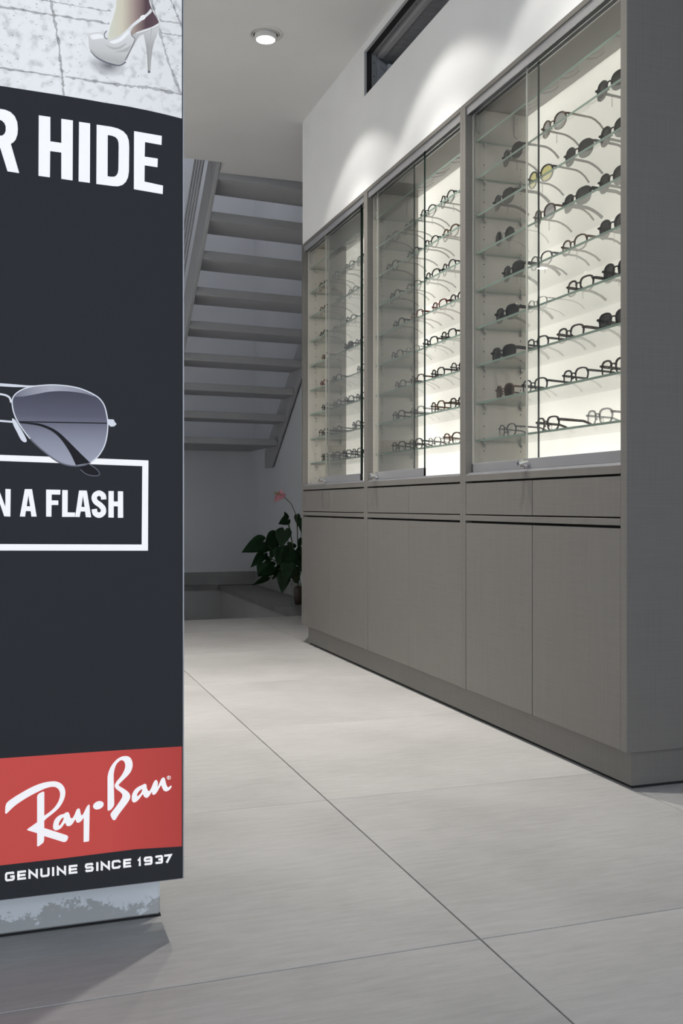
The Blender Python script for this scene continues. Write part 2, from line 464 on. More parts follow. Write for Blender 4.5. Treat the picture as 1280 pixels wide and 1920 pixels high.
for k in range(5):
    y0 = VY0 + .0 + k * .40
    m = MB(); yb_ = min(y0 + .398, VY1 + .02)
    m.hexa([(SX + .107, y0, VZ1 - .006), (D - .01, y0, VZ1 - .006), (D - .01, yb_ + (.28 if k == 4 else 0), VZ1 - .006), (SX + .107, yb_, VZ1 - .006),
            (SX + .107, y0, VZ1 + .002), (D - .01, y0, VZ1 + .002), (D - .01, yb_ + (.28 if k == 4 else 0), VZ1 + .002), (SX + .107, yb_, VZ1 + .002)])
    obj('duct_panel', m, M_vpan, vent)

# ------------------------------------------------------------------ downlights
M_lampring = plain('grey_white_lamp_trim', (0.70, 0.69, 0.67), 0.5)
M_lampglow = plain('lamp_lens', (1, 1, 1), 0.4, emit=(1, 0.97, 0.92), es=9)
labels = ['round recessed ceiling downlight glowing above the passage to the stairs',
          'recessed downlight in front of the middle display cabinet', 'recessed downlight in front of the right display cabinet',
          'unseen recessed fill lamp added behind the pillar, nearer one', 'unseen recessed fill lamp added beside the stairwell opening', 'recessed downlight near the far wall behind the stairs', 'unseen recessed fill lamp added at left in front of the pillar']
for (lx, ly), lb in zip(LAMPS, labels):
    t = thing('downlight', lb, 'ceiling light', (lx, ly, CEIL), group='recessed ceiling downlights')
    m = MB(); m.lathe([(.088, 0), (.088, -.003), (.070, -.004), (.070, 0)], (lx, ly, CEIL), 40); obj('trim_ring', m, M_lampring, t, True)
    m = MB(); m.lathe([(.070, -.0008), (.0, -.0008)], (lx, ly, CEIL), 40); obj('recess', m, M_dark, t)
    m = MB(); m.lathe([(.067, -.0015), (.067, -.006), (.062, -.006), (.062, -.0015)], (lx, ly, CEIL), 40); obj('inner_ring', m, M_lampring, t, True)
    m = MB(); m.lathe([(.056, -.001), (.056, -.026), (.050, -.030), (.047, -.030)], (lx, ly, CEIL), 40); obj('lamp_can', m, M_lampring, t, True)
    m = MB(); m.lathe([(.0475, -.029), (.0, -.032)], (lx, ly, CEIL), 40); obj('lamp_lens', m, M_lampglow, t, True)

# ------------------------------------------------------------------ staircase
st = thing('staircase', 'grey open riser staircase rising toward the ceiling behind the cabinets', 'staircase', (2.0, 9.46, 1.5))
RX, RY, RZ = 2.555, 9.46, 1.50
GO, RI, WID, TT, TD = 0.291, 0.2195, 1.10, 0.065, 0.385
SK = 0.103                         # treads run slightly askew to the wall
for k in range(1, 9):
    yr = RY - k * GO; zt = RZ + k * RI
    a = (RX, yr); b = (RX - WID * 0.9947, yr - WID * SK)
    m = MB(); m.hexa([(b[0], b[1], zt - TT), (a[0], a[1], zt - TT), (a[0], a[1] + TD, zt - TT), (b[0], b[1] + TD, zt - TT),
                      (b[0], b[1], zt), (a[0], a[1], zt), (a[0], a[1] + TD, zt), (b[0], b[1] + TD, zt)])
    obj('tread', m, M_tread, st, bevel=0.003)
m = MB(); m.hexa([(-.6, RY - 3.2 * SK, RZ - .06), (RX, RY, RZ - .06), (RX, WALL_B - .005, RZ - .06), (-.6, WALL_B - .005, RZ - .06),
                  (-.6, RY - 3.2 * SK, RZ), (RX, RY, RZ), (RX, WALL_B - .005, RZ), (-.6, WALL_B - .005, RZ)])
obj('landing', m, M_tread, st, bevel=0.003)


def stringer(x0, x1, ya, za, yb, zb, h, foot=False):
    """sloping plate; (ya, za) low end and (yb, zb) high end of its lower edge, h its height measured upright"""
    m = MB(); prof = [(ya, za), (yb, zb), (yb, zb + h), (ya, za + h)]
    if foot:
        prof = [(ya, za), (yb, zb), (yb, zb + h), (ya + .23, za + h - .17), (ya + .23, za)]
    n = len(prof)
    vs = [(x0, p[0], p[1]) for p in prof] + [(x1, p[0], p[1]) for p in prof]
    m.add(vs, [tuple(range(n)), tuple(range(n, 2 * n))[::-1]] + [(i, n + i, n + (i + 1) % n, (i + 1) % n) for i in range(n)])
    bm = bmesh.new(); return obj('stringer', m, M_steel, st, bevel=0.003)


stringer(RX + 0.002, RX + 0.03, 9.74, 1.235, 9.74 - 2.75, 1.235 + 2.75 * RI / GO, 0.34, True)
# left plate, at the outer ends of the treads
lx = RX - WID * 0.9947
yb0 = RY - WID * SK; zb0 = RZ - TT - 0.01
stringer(lx - 0.03, lx - 0.001, yb0 - 0 * GO, zb0 + 0.02, yb0 - 8.75 * GO, zb0 + 0.02 + 8.75 * RI, 0.36)
for k in range(4):
    dz = 0.66 + k * 0.125
    m = MB(); m.tube([(lx - .015, yb0, zb0 + dz), (lx - .015, yb0 - 8.7 * GO, zb0 + dz + 8.7 * RI)], 0.0085, 8)
    obj('railing_bar', m, M_steel, st, True)
for k in (1.2, 7.6):
    m = MB(); m.box(lx - .035, lx - .01, yb0 - k * GO - .02, yb0 - k * GO + .02, zb0 + k * RI + .1, zb0 + k * RI + 1.0)
    obj('railing_post', m, M_steel, st)

# ------------------------------------------------------------------ display cabinets
BX = 2.036                         # opal back panel
T = 0.025
Z_CT = 0.972
SH = [1.114 + 0.15025 * (8 - i) for i in range(9)]   # shelf undersides..., top shelf first
XF, XR = 1.800, 2.028              # shelf front and rear
pl = thing('cabinet_plinth', 'recessed grey plinth running under the three display cabinets', 'plinth', (1.8, (CY0 + CY1) / 2, 0))
m = MB(); m.box(1.783, 2.55, CY0 + .018, CY1 - .05, 0.010, 0.1135); obj('kick_board', m, M_lam, pl)
m = MB(); m.box(1.792, 2.54, CY0 + .025, CY1 - .06, 0.0, 0.010); obj('shadow_strip', m, M_dark, pl)

LED_E = 7.0
bays = {'left': (4.778, CY1), 'middle': (3.643, 4.778), 'right': (CY0, 3.643)}
doors = {  # sliding panes: (near Y, far Y, x plane, is front)
    'left': [(4.905, 5.505, 1.774), (4.93, 5.50, 1.790)],
    'middle': [(4.076, 4.662, 1.774), (4.232, 4.70, 1.790)],
    'right': [(2.562, 3.162, 1.774), (3.109, 3.614, 1.790)],
}
desc = {'left': 'grey display cabinet with lit glass shelves, farthest, beside the potted plant',
        'middle': 'grey display cabinet with lit glass shelves, between the two others',
        'right': 'grey display cabinet with lit glass shelves, nearest, with tall side panel'}
inner = {}
for bay, (ya, yb) in bays.items():
    ta = 0.033 if bay == 'right' else T
    tb = 0.030 if bay == 'left' else T
    ia, ib = ya + ta, yb - tb
    inner[bay] = (ia, ib)
    cab = thing('display_cabinet', desc[bay], 'cabinet', (CX, (ya + yb) / 2, 0.1135), group='display cabinets along the right wall')
    XB = 2.55
    eps = 0.0004
    box('side_panel', CX, XB, ya + eps, ya + ta, .1135, CTOP, M_lam, cab, .0012)
    box('side_panel', CX, XB, yb - tb, yb - eps, .1135, CTOP, M_lam, cab, .0012)
    # inner side faces of the glazed part: same laminate, coloured as if lit
    box('lit_side_face', CX + .03, BX - .001, ib - .0035, ib - .0002, Z_CT, CTOP - .022, M_lam_lit, cab)
    box('lit_side_face', CX + .03, BX - .001, ia + .0002, ia + .0035, Z_CT, CTOP - .022, M_lam_lit, cab)
    box('top_board', CX, XB, ia, ib, CTOP - .02, CTOP, M_lam, cab, .001)
    box('worktop', CX, XB, ia, ib, Z_CT - .026, Z_CT, M_lam, cab, .001)
    box('middle_rail', CX, CX + .5, ia, ib, .790, .811, M_lam, cab, .001)
    box('bottom_board', CX + .02, XB, ia, ib, .1135, .13, M_lam, cab)
    box('carcass_back', CX + .03, CX + .035, ia, ib, .13, Z_CT - .027, M_dark, cab)
    ym = (ia + ib) / 2
    gp = .0022 if bay == 'right' else .0011
    for (p, q) in ((ia + .002, ym - gp), (ym + gp, ib - .002)):
        box('drawer', CX + .002, CX + .022, p, q, .8155, .9395, M_lam, cab, .0012)
        box('door', CX + .002, CX + .022, p, q, .1150, .7815, M_lam, cab, .0012)
    # backlit opal panel and the light cavity behind it
    box('light_panel', BX, BX + .004, ia, ib, Z_CT + .001, CTOP - .021, M_panel, cab)
    m = MB(); x2 = BX + .10
    m.box(x2, x2 + .005, ia, ib, Z_CT, CTOP - .02)
    m.box(BX + .005, x2, ia, ia + .002, Z_CT, CTOP - .02); m.box(BX + .005, x2, ib - .002, ib, Z_CT, CTOP - .02)
    m.box(BX + .005, x2, ia, ib, Z_CT, Z_CT + .002); m.box(BX + .005, x2, ia, ib, CTOP - .022, CTOP - .02)
    obj('light_box', m, M_cavity, cab)
    zc = (Z_CT + CTOP) / 2; hh = CTOP - Z_CT - .1; ww = ib - ia - .1
    lc = (1.0, 0.985, 0.955); xl = BX + .07
    for yy in (ia + .03, ib - .03):
        light('led_strip_light', 'AREA', (xl, yy, zc), LED_E * hh, lc, (0, PI / 2, 0), shape='RECTANGLE', size=hh, size_y=.014).visible_camera = True
    for zz in (Z_CT + .035, CTOP - .055):
        light('led_strip_light', 'AREA', (xl, ym, zz), LED_E * ww * (1.0 if zz < 1.5 else .8), lc, (0, PI / 2, 0), shape='RECTANGLE', size=.014, size_y=ww)
    light('panel_fill_light', 'AREA', (BX + .095, ym, zc), 4.0, lc, (0, PI / 2, 0), shape='RECTANGLE', size=hh, size_y=ww)  # fill light added inside the cavity to brighten the panel's middle
    # tracks of the sliding glass
    m = MB()
    m.box(CX + .004, CX + .055, ia, ib, Z_CT, Z_CT + .004)
    for xx in (CX + .012, CX + .029, CX + .046):
        m.box(xx, xx + .003, ia, ib, Z_CT + .004, Z_CT + .009)
    obj('bottom_track', m, M_alu, cab)
    m = MB()
    m.box(CX + .004, CX + .055, ia, ib, CTOP - .024, CTOP - .0205)
    for xx in (CX + .006, CX + .029, CX + .05):
        m.box(xx, xx + .004, ia, ib, CTOP - .05, CTOP - .024)
    obj('top_track', m, M_alu, cab)
    # glass shelves on pins
    for z in SH:
        m = MB(); m.box(XF, XR, ia + .006, ib - .006, z - .008, z, fm=[0, 0, 1, 0, 1, 1])
        obj('glass_shelf', m, [M_shelf, M_edge], cab)
        for xx in (1.836, 2.002):
            m = MB()
            m.tube([(xx, ib - .004, z - .0140), (xx, ib - .016, z - .0140)], .0058, 10)
            m.tube([(xx, ib - .009, z - .0245), (xx, ib - .014, z - .0245)], .0048, 10)
            m.box(xx - .0022, xx + .0022, ib - .014, ib - .010, z - .025, z - .013)
            obj('shelf_pin', m, M_plastic, cab)
    m = MB()
    for z in [1.02 + .0501 * q for q in range(25)]:
        for xx in (1.836, 2.002):
            m.tube([(xx, ib - .0036, z), (xx, ib - .0042, z)], .0026, 8)
    tag(obj('pin_holes', m, M_hole, cab), kind='stuff')
    for xx in (1.815, 1.985):   # clear corner plates under the top board
        m = MB(); z1 = CTOP - .03
        pts = [(xx - .014, z1), (xx + .014, z1)] + [(xx + .014 * math.cos(q), z1 - .075 - .014 * math.sin(q)) for q in [PI * t / 8 for t in range(9)]]
        n = len(pts)
        m.add([(p[0], ib - .004, p[1]) for p in pts] + [(p[0], ib - .009, p[1]) for p in pts],
              [tuple(range(n)), tuple(range(n, 2 * n))[::-1]] + [(i, (i + 1) % n, n + (i + 1) % n, n + i) for i in range(n)])
        for q in (.012, .03):
            m.tube([(xx, ib - .009, z1 - q), (xx, ib - .011, z1 - q)], .004, 8)
        obj('corner_plate', m, M_plastic, cab)
    m = MB(); xx = 1.82      # rounded stop by the foot of the far side
    pts = [(xx + .016 * math.cos(q), Z_CT + .028 + .016 * math.sin(q)) for q in [PI * t / 8 for t in range(9)]] + [(xx - .016, Z_CT + .0005), (xx + .016, Z_CT + .0005)]
    n = len(pts)
    m.add([(p[0], ib - .004, p[1]) for p in pts] + [(p[0], ib - .012, p[1]) for p in pts],
          [tuple(range(n))[::-1], tuple(range(n, 2 * n))] + [(i, n + i, n + (i + 1) % n, (i + 1) % n) for i in range(n)])
    obj('door_stop', m, M_plastic, cab)
    # sliding panes
    for idx, (p, q, xp) in enumerate(doors[bay]):
        m = MB(); m.box(xp, xp + .008, p, q, Z_CT + .010, CTOP - .030, fm=[0, 0, 1, 0, 0, 0])
        pane = obj('glass_door', m, [M_glass, M_dedge], cab)
        box('bright_edge_strip', xp + .001, xp + .007, q, q + .003, Z_CT + .012, CTOP - .03, M_bright_edge, pane)
        if idx == 0 or bay == 'right':
            m = MB(); m.box(xp - .006, xp + .010, p, q, Z_CT + .0095, Z_CT + .046)
            obj('bottom_rail', m, M_rail, pane, bevel=.001)
            box('rail_end_cap', xp - .007, xp + .011, q, q + .008 if not (idx == 0) else q + .003, Z_CT + .0095, Z_CT + .044, M_dark, pane)
        if idx == 0:
            m = MB(); zz = Z_CT + .027; yy = q - .026
            m.tube([(xp - .006, yy, zz), (xp - .044, yy, zz)], .0125, 20)
            m.tube([(xp - .044, yy, zz), (xp - .048, yy, zz)], .0105, 20)
            obj('lock', m, M_chrome, pane)
            m = MB(); m.tube([(xp - .048, yy, zz), (xp - .0485, yy, zz)], .004, 12); obj('keyhole', m, M_dark, pane)

# ------------------------------------------------------------------ eyewear
M_black = plain('black_acetate', (0.012, 0.012, 0.013), 0.18)
M_tort = noise_mat('tortoise_acetate', (0.022, 0.012, 0.008), (0.16, 0.075, 0.028), 130, rough=0.18, detail=2, lo=.42, hi=.62)
M_dtort = noise_mat('dark_tortoise_acetate', (0.012, 0.010, 0.009), (0.085, 0.05, 0.025), 150, rough=0.18, detail=2, lo=.45, hi=.68)
M_brown = plain('brown_acetate', (0.10, 0.06, 0.04), 0.2)
M_red = plain('dark_red_acetate', (0.12, 0.018, 0.018), 0.2)
M_greyf = plain('smoke_grey_acetate', (0.10, 0.10, 0.105), 0.2)
M_clear = glass('crystal_grey_acetate', (0.55, 0.55, 0.56), 0.08)
M_metal = plain('gunmetal_wire', (0.30, 0.30, 0.31), 0.25, 0.9)
M_lclear = glass('clear_lens', (0.965, 0.97, 0.965), 0.03)
M_lblack = glass('black_lens', (0.05, 0.05, 0.052), 0.05)
M_lgrey = glass('grey_lens', (0.36, 0.36, 0.37), 0.05)
M_lyel = glass('yellow_lens', (0.62, 0.58, 0.26), 0.05)
M_lbrown = glass('brown_lens', (0.09, 0.06, 0.045), 0.05)
M_tag = glass('clear_tag_film', (0.80, 0.80, 0.80), 0.10)

# style: (wording, frame material, lens material, lens half width, half height, squareness, rim width, temple height)
STY = {
    'sb': ('black sunglasses', M_black, M_lblack, .0275, .0225, 2.5, .0038, .0075),
    'sw': ('wide black sunglasses', M_black, M_lblack, .030, .0215, 2.9, .0040, .0110),
    'st': ('brown tortoise sunglasses with grey lenses', M_tort, M_lgrey, .0265, .0225, 2.3, .0034, .0060),
    'sy': ('black sunglasses with yellow lenses', M_black, M_lyel, .0265, .0225, 2.3, .0036, .0060),
    'sr': ('round black sunglasses with thin metal frame', M_metal, M_lblack, .0245, .0235, 2.0, .0014, .0025),
    'sn': ('brown sunglasses', M_brown, M_lbrown, .0265, .0215, 2.4, .0036, .0065),
    'kb': ('black eyeglasses', M_black, M_lclear, .0265, .0190, 2.7, .0034, .0065),
    'kt': ('tortoise eyeglasses', M_tort, M_lclear, .0262, .0195, 2.5, .0034, .0065),
    'kd': ('dark tortoise eyeglasses', M_dtort, M_lclear, .0265, .0190, 2.9, .0038, .0085),
    'kn': ('brown eyeglasses', M_brown, M_lclear, .0260, .0190, 2.6, .0032, .0060),
    'kr': ('dark red eyeglasses', M_red, M_lclear, .0262, .0178, 3.0, .0034, .0065),
    'kg': ('smoke grey eyeglasses', M_greyf, M_lclear, .0258, .0190, 2.5, .0028, .0055),
    'kc': ('crystal clear grey eyeglasses', M_clear, M_lclear, .0265, .0190, 2.7, .0036, .0065),
    'kw': ('thin wire eyeglasses', M_metal, M_lclear, .0255, .0178, 2.5, .0011, .0028),
    'kp': ('rounded black eyeglasses', M_black, M_lclear, .0255, .0208, 2.1, .0030, .0055),
}


def sup(a, b, n, q):
    c, s = math.cos(q), math.sin(q)
    return (math.copysign(abs(c) ** (2 / n), c) * a, math.copysign(abs(s) ** (2 / n), s) * b)


def make_glasses(key):
    wording, fm, lm, a, b, n, rw, th = STY[key]
    sc = 1.16
    root = bpy.data.objects.new('sunglasses' if key[0] == 's' else 'eyeglasses', None); COL.objects.link(root); root.empty_display_size = .03
    br = .0175; cy = a + rw + br / 2; zc = b + rw; N = 28; dep = max(.0035, rw)
    m = MB(); wire = rw < .002
    for sgn in (-1, 1):
        base = len(m.v)
        for j in range(N):
            q = 2 * PI * j / N
            u, v = sup(a, b, n, q)
            taper = 1 - .10 * (v < 0) * abs(v) / b     # slightly narrower below
            wv = rw * (1.25 if v > b * .3 else .85) if not wire else rw
            uo, vo = sup(a + wv, b + wv, n, q)
            for (uu, vv, xx) in ((u, v, -dep / 2), (uo, vo, -dep / 2), (uo, vo, dep / 2), (u, v, dep / 2)):
                wrap = .10 * abs(uu * taper * sgn + cy * sgn) ** 2 / .06
                m.v.append((xx + wrap, (uu * taper * sgn + cy * sgn), zc + vv))
        for j in range(N):
            j2 = (j + 1) % N
            for e in range(4):
                e2 = (e + 1) % 4
                m.f.append((base + j * 4 + e, base + j2 * 4 + e, base + j2 * 4 + e2, base + j * 4 + e2)); m.mi.append(0)
    # bridge and end pieces
    yb_ = cy - a * .96; zb_ = zc + b * .42; r_ = max(rw * .62, .0011)
    m.tube([(0, -yb_, zb_ - .003), (-.0012, -yb_ * .45, zb_ + .0012), (-.0015, 0, zb_ + .002), (-.0012, yb_ * .45, zb_ + .0012), (0, yb_, zb_ - .003)], [r_ * 1.25, r_, r_ * .95, r_, r_ * 1.25], 8)
    yo = cy + a + rw
    for sgn in (-1, 1):
        m.tube([(.004, sgn * (yo - .003), zc + b * .55), (.0055, sgn * (yo + .002), zc + b * .58), (.012, sgn * (yo + .0035), zc + b * .56)], [rw * .9, rw * .95, rw * .8], 8)
        m.tube([(.001, sgn * (yb_ - .001), zc - b * .05), (.006, sgn * (yb_ - .003), zc - b * .3)], [.0012, .0028], 6)   # nose pads
    obj('frame_front', m, fm, root, local=True, smooth=not wire)
    for sgn in (-1, 1):
        m = MB(); K = 24; rings = [(1.0, 0.0), (.6, -.0012), (0, -.0018)]
        pts = []
        for rr, dx in rings[:2]:
            for j in range(K):
                u, v = sup(a * 1.005 * rr, b * 1.005 * rr, n, 2 * PI * j / K)
                taper = 1 - .10 * (v < 0) * abs(v) / b
                yy = u * taper * sgn + cy * sgn
                pts.append((dx + .10 * yy * yy / .06, yy, zc + v))
        pts.append((-.0018 + .10 * cy * cy / .06, cy * sgn, zc))
        fs = [(j, (j + 1) % K, K + (j + 1) % K, K + j) for j in range(K)] + [(K + j, K + (j + 1) % K, 2 * K) for j in range(K)]
        m.add(pts, fs); obj('lens', m, lm, root, smooth=True, local=True)
        # temple: flat bar that curves down behind the ear
        m = MB(); zt = zc + b * .56
        path = [(.010, 0, zt, th), (.05, .001, zt - .002, th * .95), (.088, .0015, zt - .004, th * .85), (.104, .001, zt - .009, th * .85), (.122, -.001, zt * .5, th * .8), (.138, -.003, th * .45 + .0006, th * .9)]
        w2 = .0016 if not wire else .0008
        base = len(m.v)
        for i, (px, dy, pz, hh) in enumerate(path):
            i0, i1 = max(i - 1, 0), min(i + 1, len(path) - 1)
            tx, tz = path[i1][0] - path[i0][0], path[i1][2] - path[i0][2]; l = math.hypot(tx, tz); nx, nz = -tz / l, tx / l
            y_ = sgn * (yo + .003 + dy)
            for (s1, s2) in ((-1, -1), (1, -1), (1, 1), (-1, 1)):
                m.v.append((px + nx * s2 * hh / 2, y_ + s1 * w2, pz + nz * s2 * hh / 2))
        for i in range(len(path) - 1):
            for e in range(4):
                e2 = (e + 1) % 4
                m.f.append((base + i * 4 + e, base + i * 4 + e2, base + i * 4 + 4 + e2, base + i * 4 + 4 + e)); m.mi.append(0)
        m.f.append((base, base + 3, base + 2, base + 1)); m.mi.append(0)
        k = base + (len(path) - 1) * 4; m.f.append((k, k + 1, k + 2, k + 3)); m.mi.append(0)
        obj('temple', m, fm, root, local=True)
    m = MB(); yt = yo + .0048
    m.box(.058, .0625, yt, yt + .0004, .004, .034)
    obj('price_tag', m, M_tag, root, local=True)
    for c in root.children:
        c.data.transform(Matrix.Scale(sc, 4))
    return root


protos = {}


def place(key, loc, rz, tagged):
    if key not in protos:
        protos[key] = make_glasses(key); r = protos[key]
        kids = list(r.children); first = True
    else:
        src = protos[key]; r = src.copy(); COL.objects.link(r)
        for c in protos[key + '_kids']:
            d = c.copy(); COL.objects.link(d); d.parent = r
        first = False
    if first:
        protos[key + '_kids'] = kids
    r.location = loc; r.rotation_euler = (0, 0, rz)
    if not tagged and not first:
        for c in list(r.children):
            if c.name.startswith('price_tag'):
                bpy.data.objects.remove(c)
    return r


ROWS = {
    'right': [[], [(957, 'sb'), (1035, 'st'), (1142, 'sb')], [(940, 'sw'), (1010, 'sy'), (1081, 'sb'), (1148, 'sb')],
              [(944, 'sr'), (1017, 'st'), (1077, 'sw'), (1146, 'sb')], [(958, 'sw'), (1011, 'kg'), (1073, 'kt'), (1148, 'sb')],
              [(946, 'sw'), (1004, 'kw'), (1084, 'kd'), (1155, 'sb')], [(940, 'sw'), (1004, 'kb'), (1066, 'kd'), (1150, 'sw')],
              [(943, 'sn'), (999, 'kb'), (1075, 'kb'), (1150, 'kd')], [(948, 'kg'), (1023, 'kd'), (1120, 'kc')]],
    'middle': [[], [(729, 'kg'), (766, 'kg'), (800, 'kp'), (836, 'kp')], [(733, 'kp'), (772, 'kb'), (806, 'kp'), (842, 'kt')],
               [(738, 'kp'), (773, 'kg'), (808, 'kb'), (839, 'kp')], [(745, 'kb'), (779, 'kr'), (821, 'kr'), (856, 'kb')],
               [(742, 'kg'), (771, 'kw'), (804, 'kb'), (838, 'kb')], [(748, 'kg'), (780, 'kt'), (818, 'kb'), (858, 'kp')],
               [(745, 'kb'), (780, 'kc'), (818, 'kt'), (857, 'kd')], [(745, 'kb'), (777, 'kb'), (812, 'kw'), (845, 'kt')]],
    'left': [[], [(604, 'kt'), (626, 'kg'), (653, 'kc'), (678, 'kb')], [(606, 'kn'), (636, 'kw'), (660, 'kc')],
             [(604, 'kb'), (630, 'kw'), (656, 'kp')], [(608, 'kt'), (651, 'sb'), (673, 'kp')], [(605, 'kr'), (629, 'kb'), (676, 'kp')],
             [(608, 'kb'), (630, 'kg'), (652, 'kb'), (674, 'kb')], [(605, 'kb'), (630, 'kg'), (666, 'kb')],
             [(607, 'kb'), (627, 'kg'), (648, 'kb'), (668, 'kb')]],
}
ORD = ['first', 'second', 'third', 'fourth', 'fifth', 'sixth', 'seventh', 'eighth', 'ninth']
SHN = [None, 'second shelf', 'third shelf', 'fourth shelf', 'fifth shelf', 'sixth shelf', 'seventh shelf', 'eighth shelf', 'bottom shelf']
for bay, rows in ROWS.items():
    ia, ib = inner[bay]
    for i, row in enumerate(rows):
        for k, (px, key) in enumerate(row):
            XG = 1.846 + random.uniform(-.006, .008)
            Y = y_on_x(px, XG)
            Y = min(max(Y, ia + .098), ib - .098)
            r = place(key, (XG, Y, SH[i] + .0003), math.radians(random.uniform(-4, 4)), random.random() < .45)
            pos = ORD[k] + ' from left' if k < len(row) - 1 else 'last on the right'
            tag(r, f'{STY[key][0]}, {pos}, {SHN[i]}, {bay} cabinet', 'sunglasses' if key[0] == 's' else 'glasses', f'eyewear on the shelves of the {bay} cabinet')

# ------------------------------------------------------------------ pillar and advertising light box
PY = 2.074
PXR = 0.309


def pillar_mat():
    m, nt, b, out = new_mat('worn_pillar_paint'); L = nt.links.new
    tc = nt.nodes.new('ShaderNodeTexCoord'); sp = nt.nodes.new('ShaderNodeSeparateXYZ'); L(tc.outputs['Object'], sp.inputs[0])
    nz = nt.nodes.new('ShaderNodeTexNoise'); nz.inputs['Scale'].default_value = 13; nz.inputs['Detail'].default_value = 14; nz.inputs['Roughness'].default_value = .78
    L(tc.outputs['Object'], nz.inputs['Vector'])
    a = nt.nodes.new('ShaderNodeMath'); a.operation = 'MULTIPLY_ADD'; a.inputs[1].default_value = 0.26; a.inputs[2].default_value = -0.095
    L(nz.outputs['Fac'], a.inputs[0])
    lt = nt.nodes.new('ShaderNodeMath'); lt.operation = 'LESS_THAN'; L(sp.outputs['Z'], lt.inputs[0]); L(a.outputs[0], lt.inputs[1])
    mx = nt.nodes.new('ShaderNodeMix'); mx.data_type = 'RGBA'; mx.inputs['A'].default_value = (.78, .80, .83, 1); mx.inputs['B'].default_value = (.46, .465, .46, 1)
    L(lt.outputs[0], mx.inputs['Factor']); L(mx.outputs['Result'], b.inputs['Base Color']); b.inputs['Roughness'].default_value = .7
    return m


pil = thing('pillar', 'square white pillar with scuffed grey base behind the advertising light box', 'pillar', (-.1, PY + .25, 0))
box('shaft', -.55, PXR, PY, PY + .42, .003, CEIL, pillar_mat(), pil, .004)
m = MB(); m.box(.257, .282, PY - .0015, PY, .082, .112); obj('tape', m, plain('grey_tape', (.38, .39, .41), .5), pil)
m = MB(); m.box(-.55, PXR + .001, PY - .0015, PY + .42, 0.0, .003); obj('base_shadow_strip', m, M_dark, pil)  # black strip painted in as the shadow line at the pillar's foot

LY = 1.970                         # face of the light box
XRR = at_y(345, 900, LY).x
ZB = at_y(341, 1648, LY).z
ad = thing('advertising_light_box', 'tall black advertising light box with red logo band on the pillar', 'advertisement', (-.1, LY + .05, ZB))
m = MB()
m.box(-.66, XRR, LY + .001, LY + .098, ZB, 2.75)
obj('housing', m, M_alu_lt, ad)
m = MB(); x1 = XRR - .0045
m.box(-.655, x1, LY - .002, LY + .001, ZB + .0022, 2.745)
obj('fabric_face', m, ink('black_print', (0.020, 0.0215, 0.0255)), ad)
m = MB(); m.box(x1 + .0002, x1 + .0016, LY - .0015, LY + .001, ZB + .002, 2.745); obj('edge_gasket', m, M_dark, ad)
XCL = x1 - .0003                   # print ends here


def pp(pts, ox, oy, s, lay):
    """print outline read from the photograph -> points on the light box face"""
    out = []
    for (x, y) in pts:
        p = at_y(ox + x * s, oy + y * s, LY); out.append((min(p.x, XCL), LY - .002 - lay * .0003, p.z))
    return out


def pr(name, parent, mat, polys, ox, oy, s, lay):
    """polys: list of outlines or (outline, [holes])"""
    m = MB()
    for q in polys:
        if isinstance(q, tuple):
            m.poly(pp(q[0], ox, oy, s, lay), [pp(h, ox, oy, s, lay) for h in q[1]])
        else:
            m.poly(pp(q, ox, oy, s, lay))
    return obj(name, m, mat, parent)


def smooth(pts, n=6, closed=False):
    """Catmull-Rom through the points"""
    P = [Vector((p[0], p[1], 0)) for p in pts]; k = len(P); out = []
    rng = range(k) if closed else range(k - 1)
    for i in rng:
        if closed:
            a, b, c, d = P[i - 1], P[i], P[(i + 1) % k], P[(i + 2) % k]
        else:
            a, b, c, d = P[max(i - 1, 0)], P[i], P[i + 1], P[min(i + 2, k - 1)]
        for j in range(n):
            t = j / n
            v = .5 * ((2 * b) + (c - a) * t + (2 * a - 5 * b + 4 * c - d) * t * t + (3 * b - a - 3 * c + d) * t ** 3)
            out.append((v.x, v.y))
    if not closed: out.append(tuple(P[-1][:2]))
    return out


def ribbon(pts, w, closed=False):
    """polyline -> list of quads, mitred; w is a width or a list of widths"""
    P = [Vector((p[0], p[1])) for p in pts]; k = len(P); ws = w if isinstance(w, list) else [w] * k
    Lf, Rt = [], []
    for i in range(k):
        p0 = P[i - 1] if (i > 0 or closed) else None
        p1 = P[(i + 1) % k] if (i < k - 1 or closed) else None
        d0 = (P[i] - p0).normalized() if p0 is not None else None
        d1 = (p1 - P[i]).normalized() if p1 is not None else None
        if d0 is None: d0 = d1
        if d1 is None: d1 = d0
        t = d0 + d1
        t = t.normalized() if t.length > 1e-6 else d0
        nrm = Vector((-t.y, t.x)); c = max(.45, nrm.dot(Vector((-d0.y, d0.x))))
        h = ws[i] / 2 / c
        Lf.append(P[i] + nrm * h); Rt.append(P[i] - nrm * h)
    out = []
    for i in range(k if closed else k - 1):
        j = (i + 1) % k
        out.append([tuple(Lf[i]), tuple(Lf[j]), tuple(Rt[j]), tuple(Rt[i])])
    return out


def capped(pts, h):
    p = [Vector(q) for q in pts]
    p[0] = p[0] + (p[0] - p[1]).normalized() * h
    p[-1] = p[-1] + (p[-1] - p[-2]).normalized() * h
    return [tuple(q) for q in p]


def ell(cx, cy, rx, ry, rot=0, n=28):
    c, s = math.cos(rot), math.sin(rot)
    return [(cx + rx * math.cos(q) * c - ry * math.sin(q) * s, cy + rx * math.cos(q) * s + ry * math.sin(q) * c) for q in [2 * PI * i / n for i in range(n)]]


I_white = ink('white_print', (0.89, 0.865, 0.86))
K = .28125
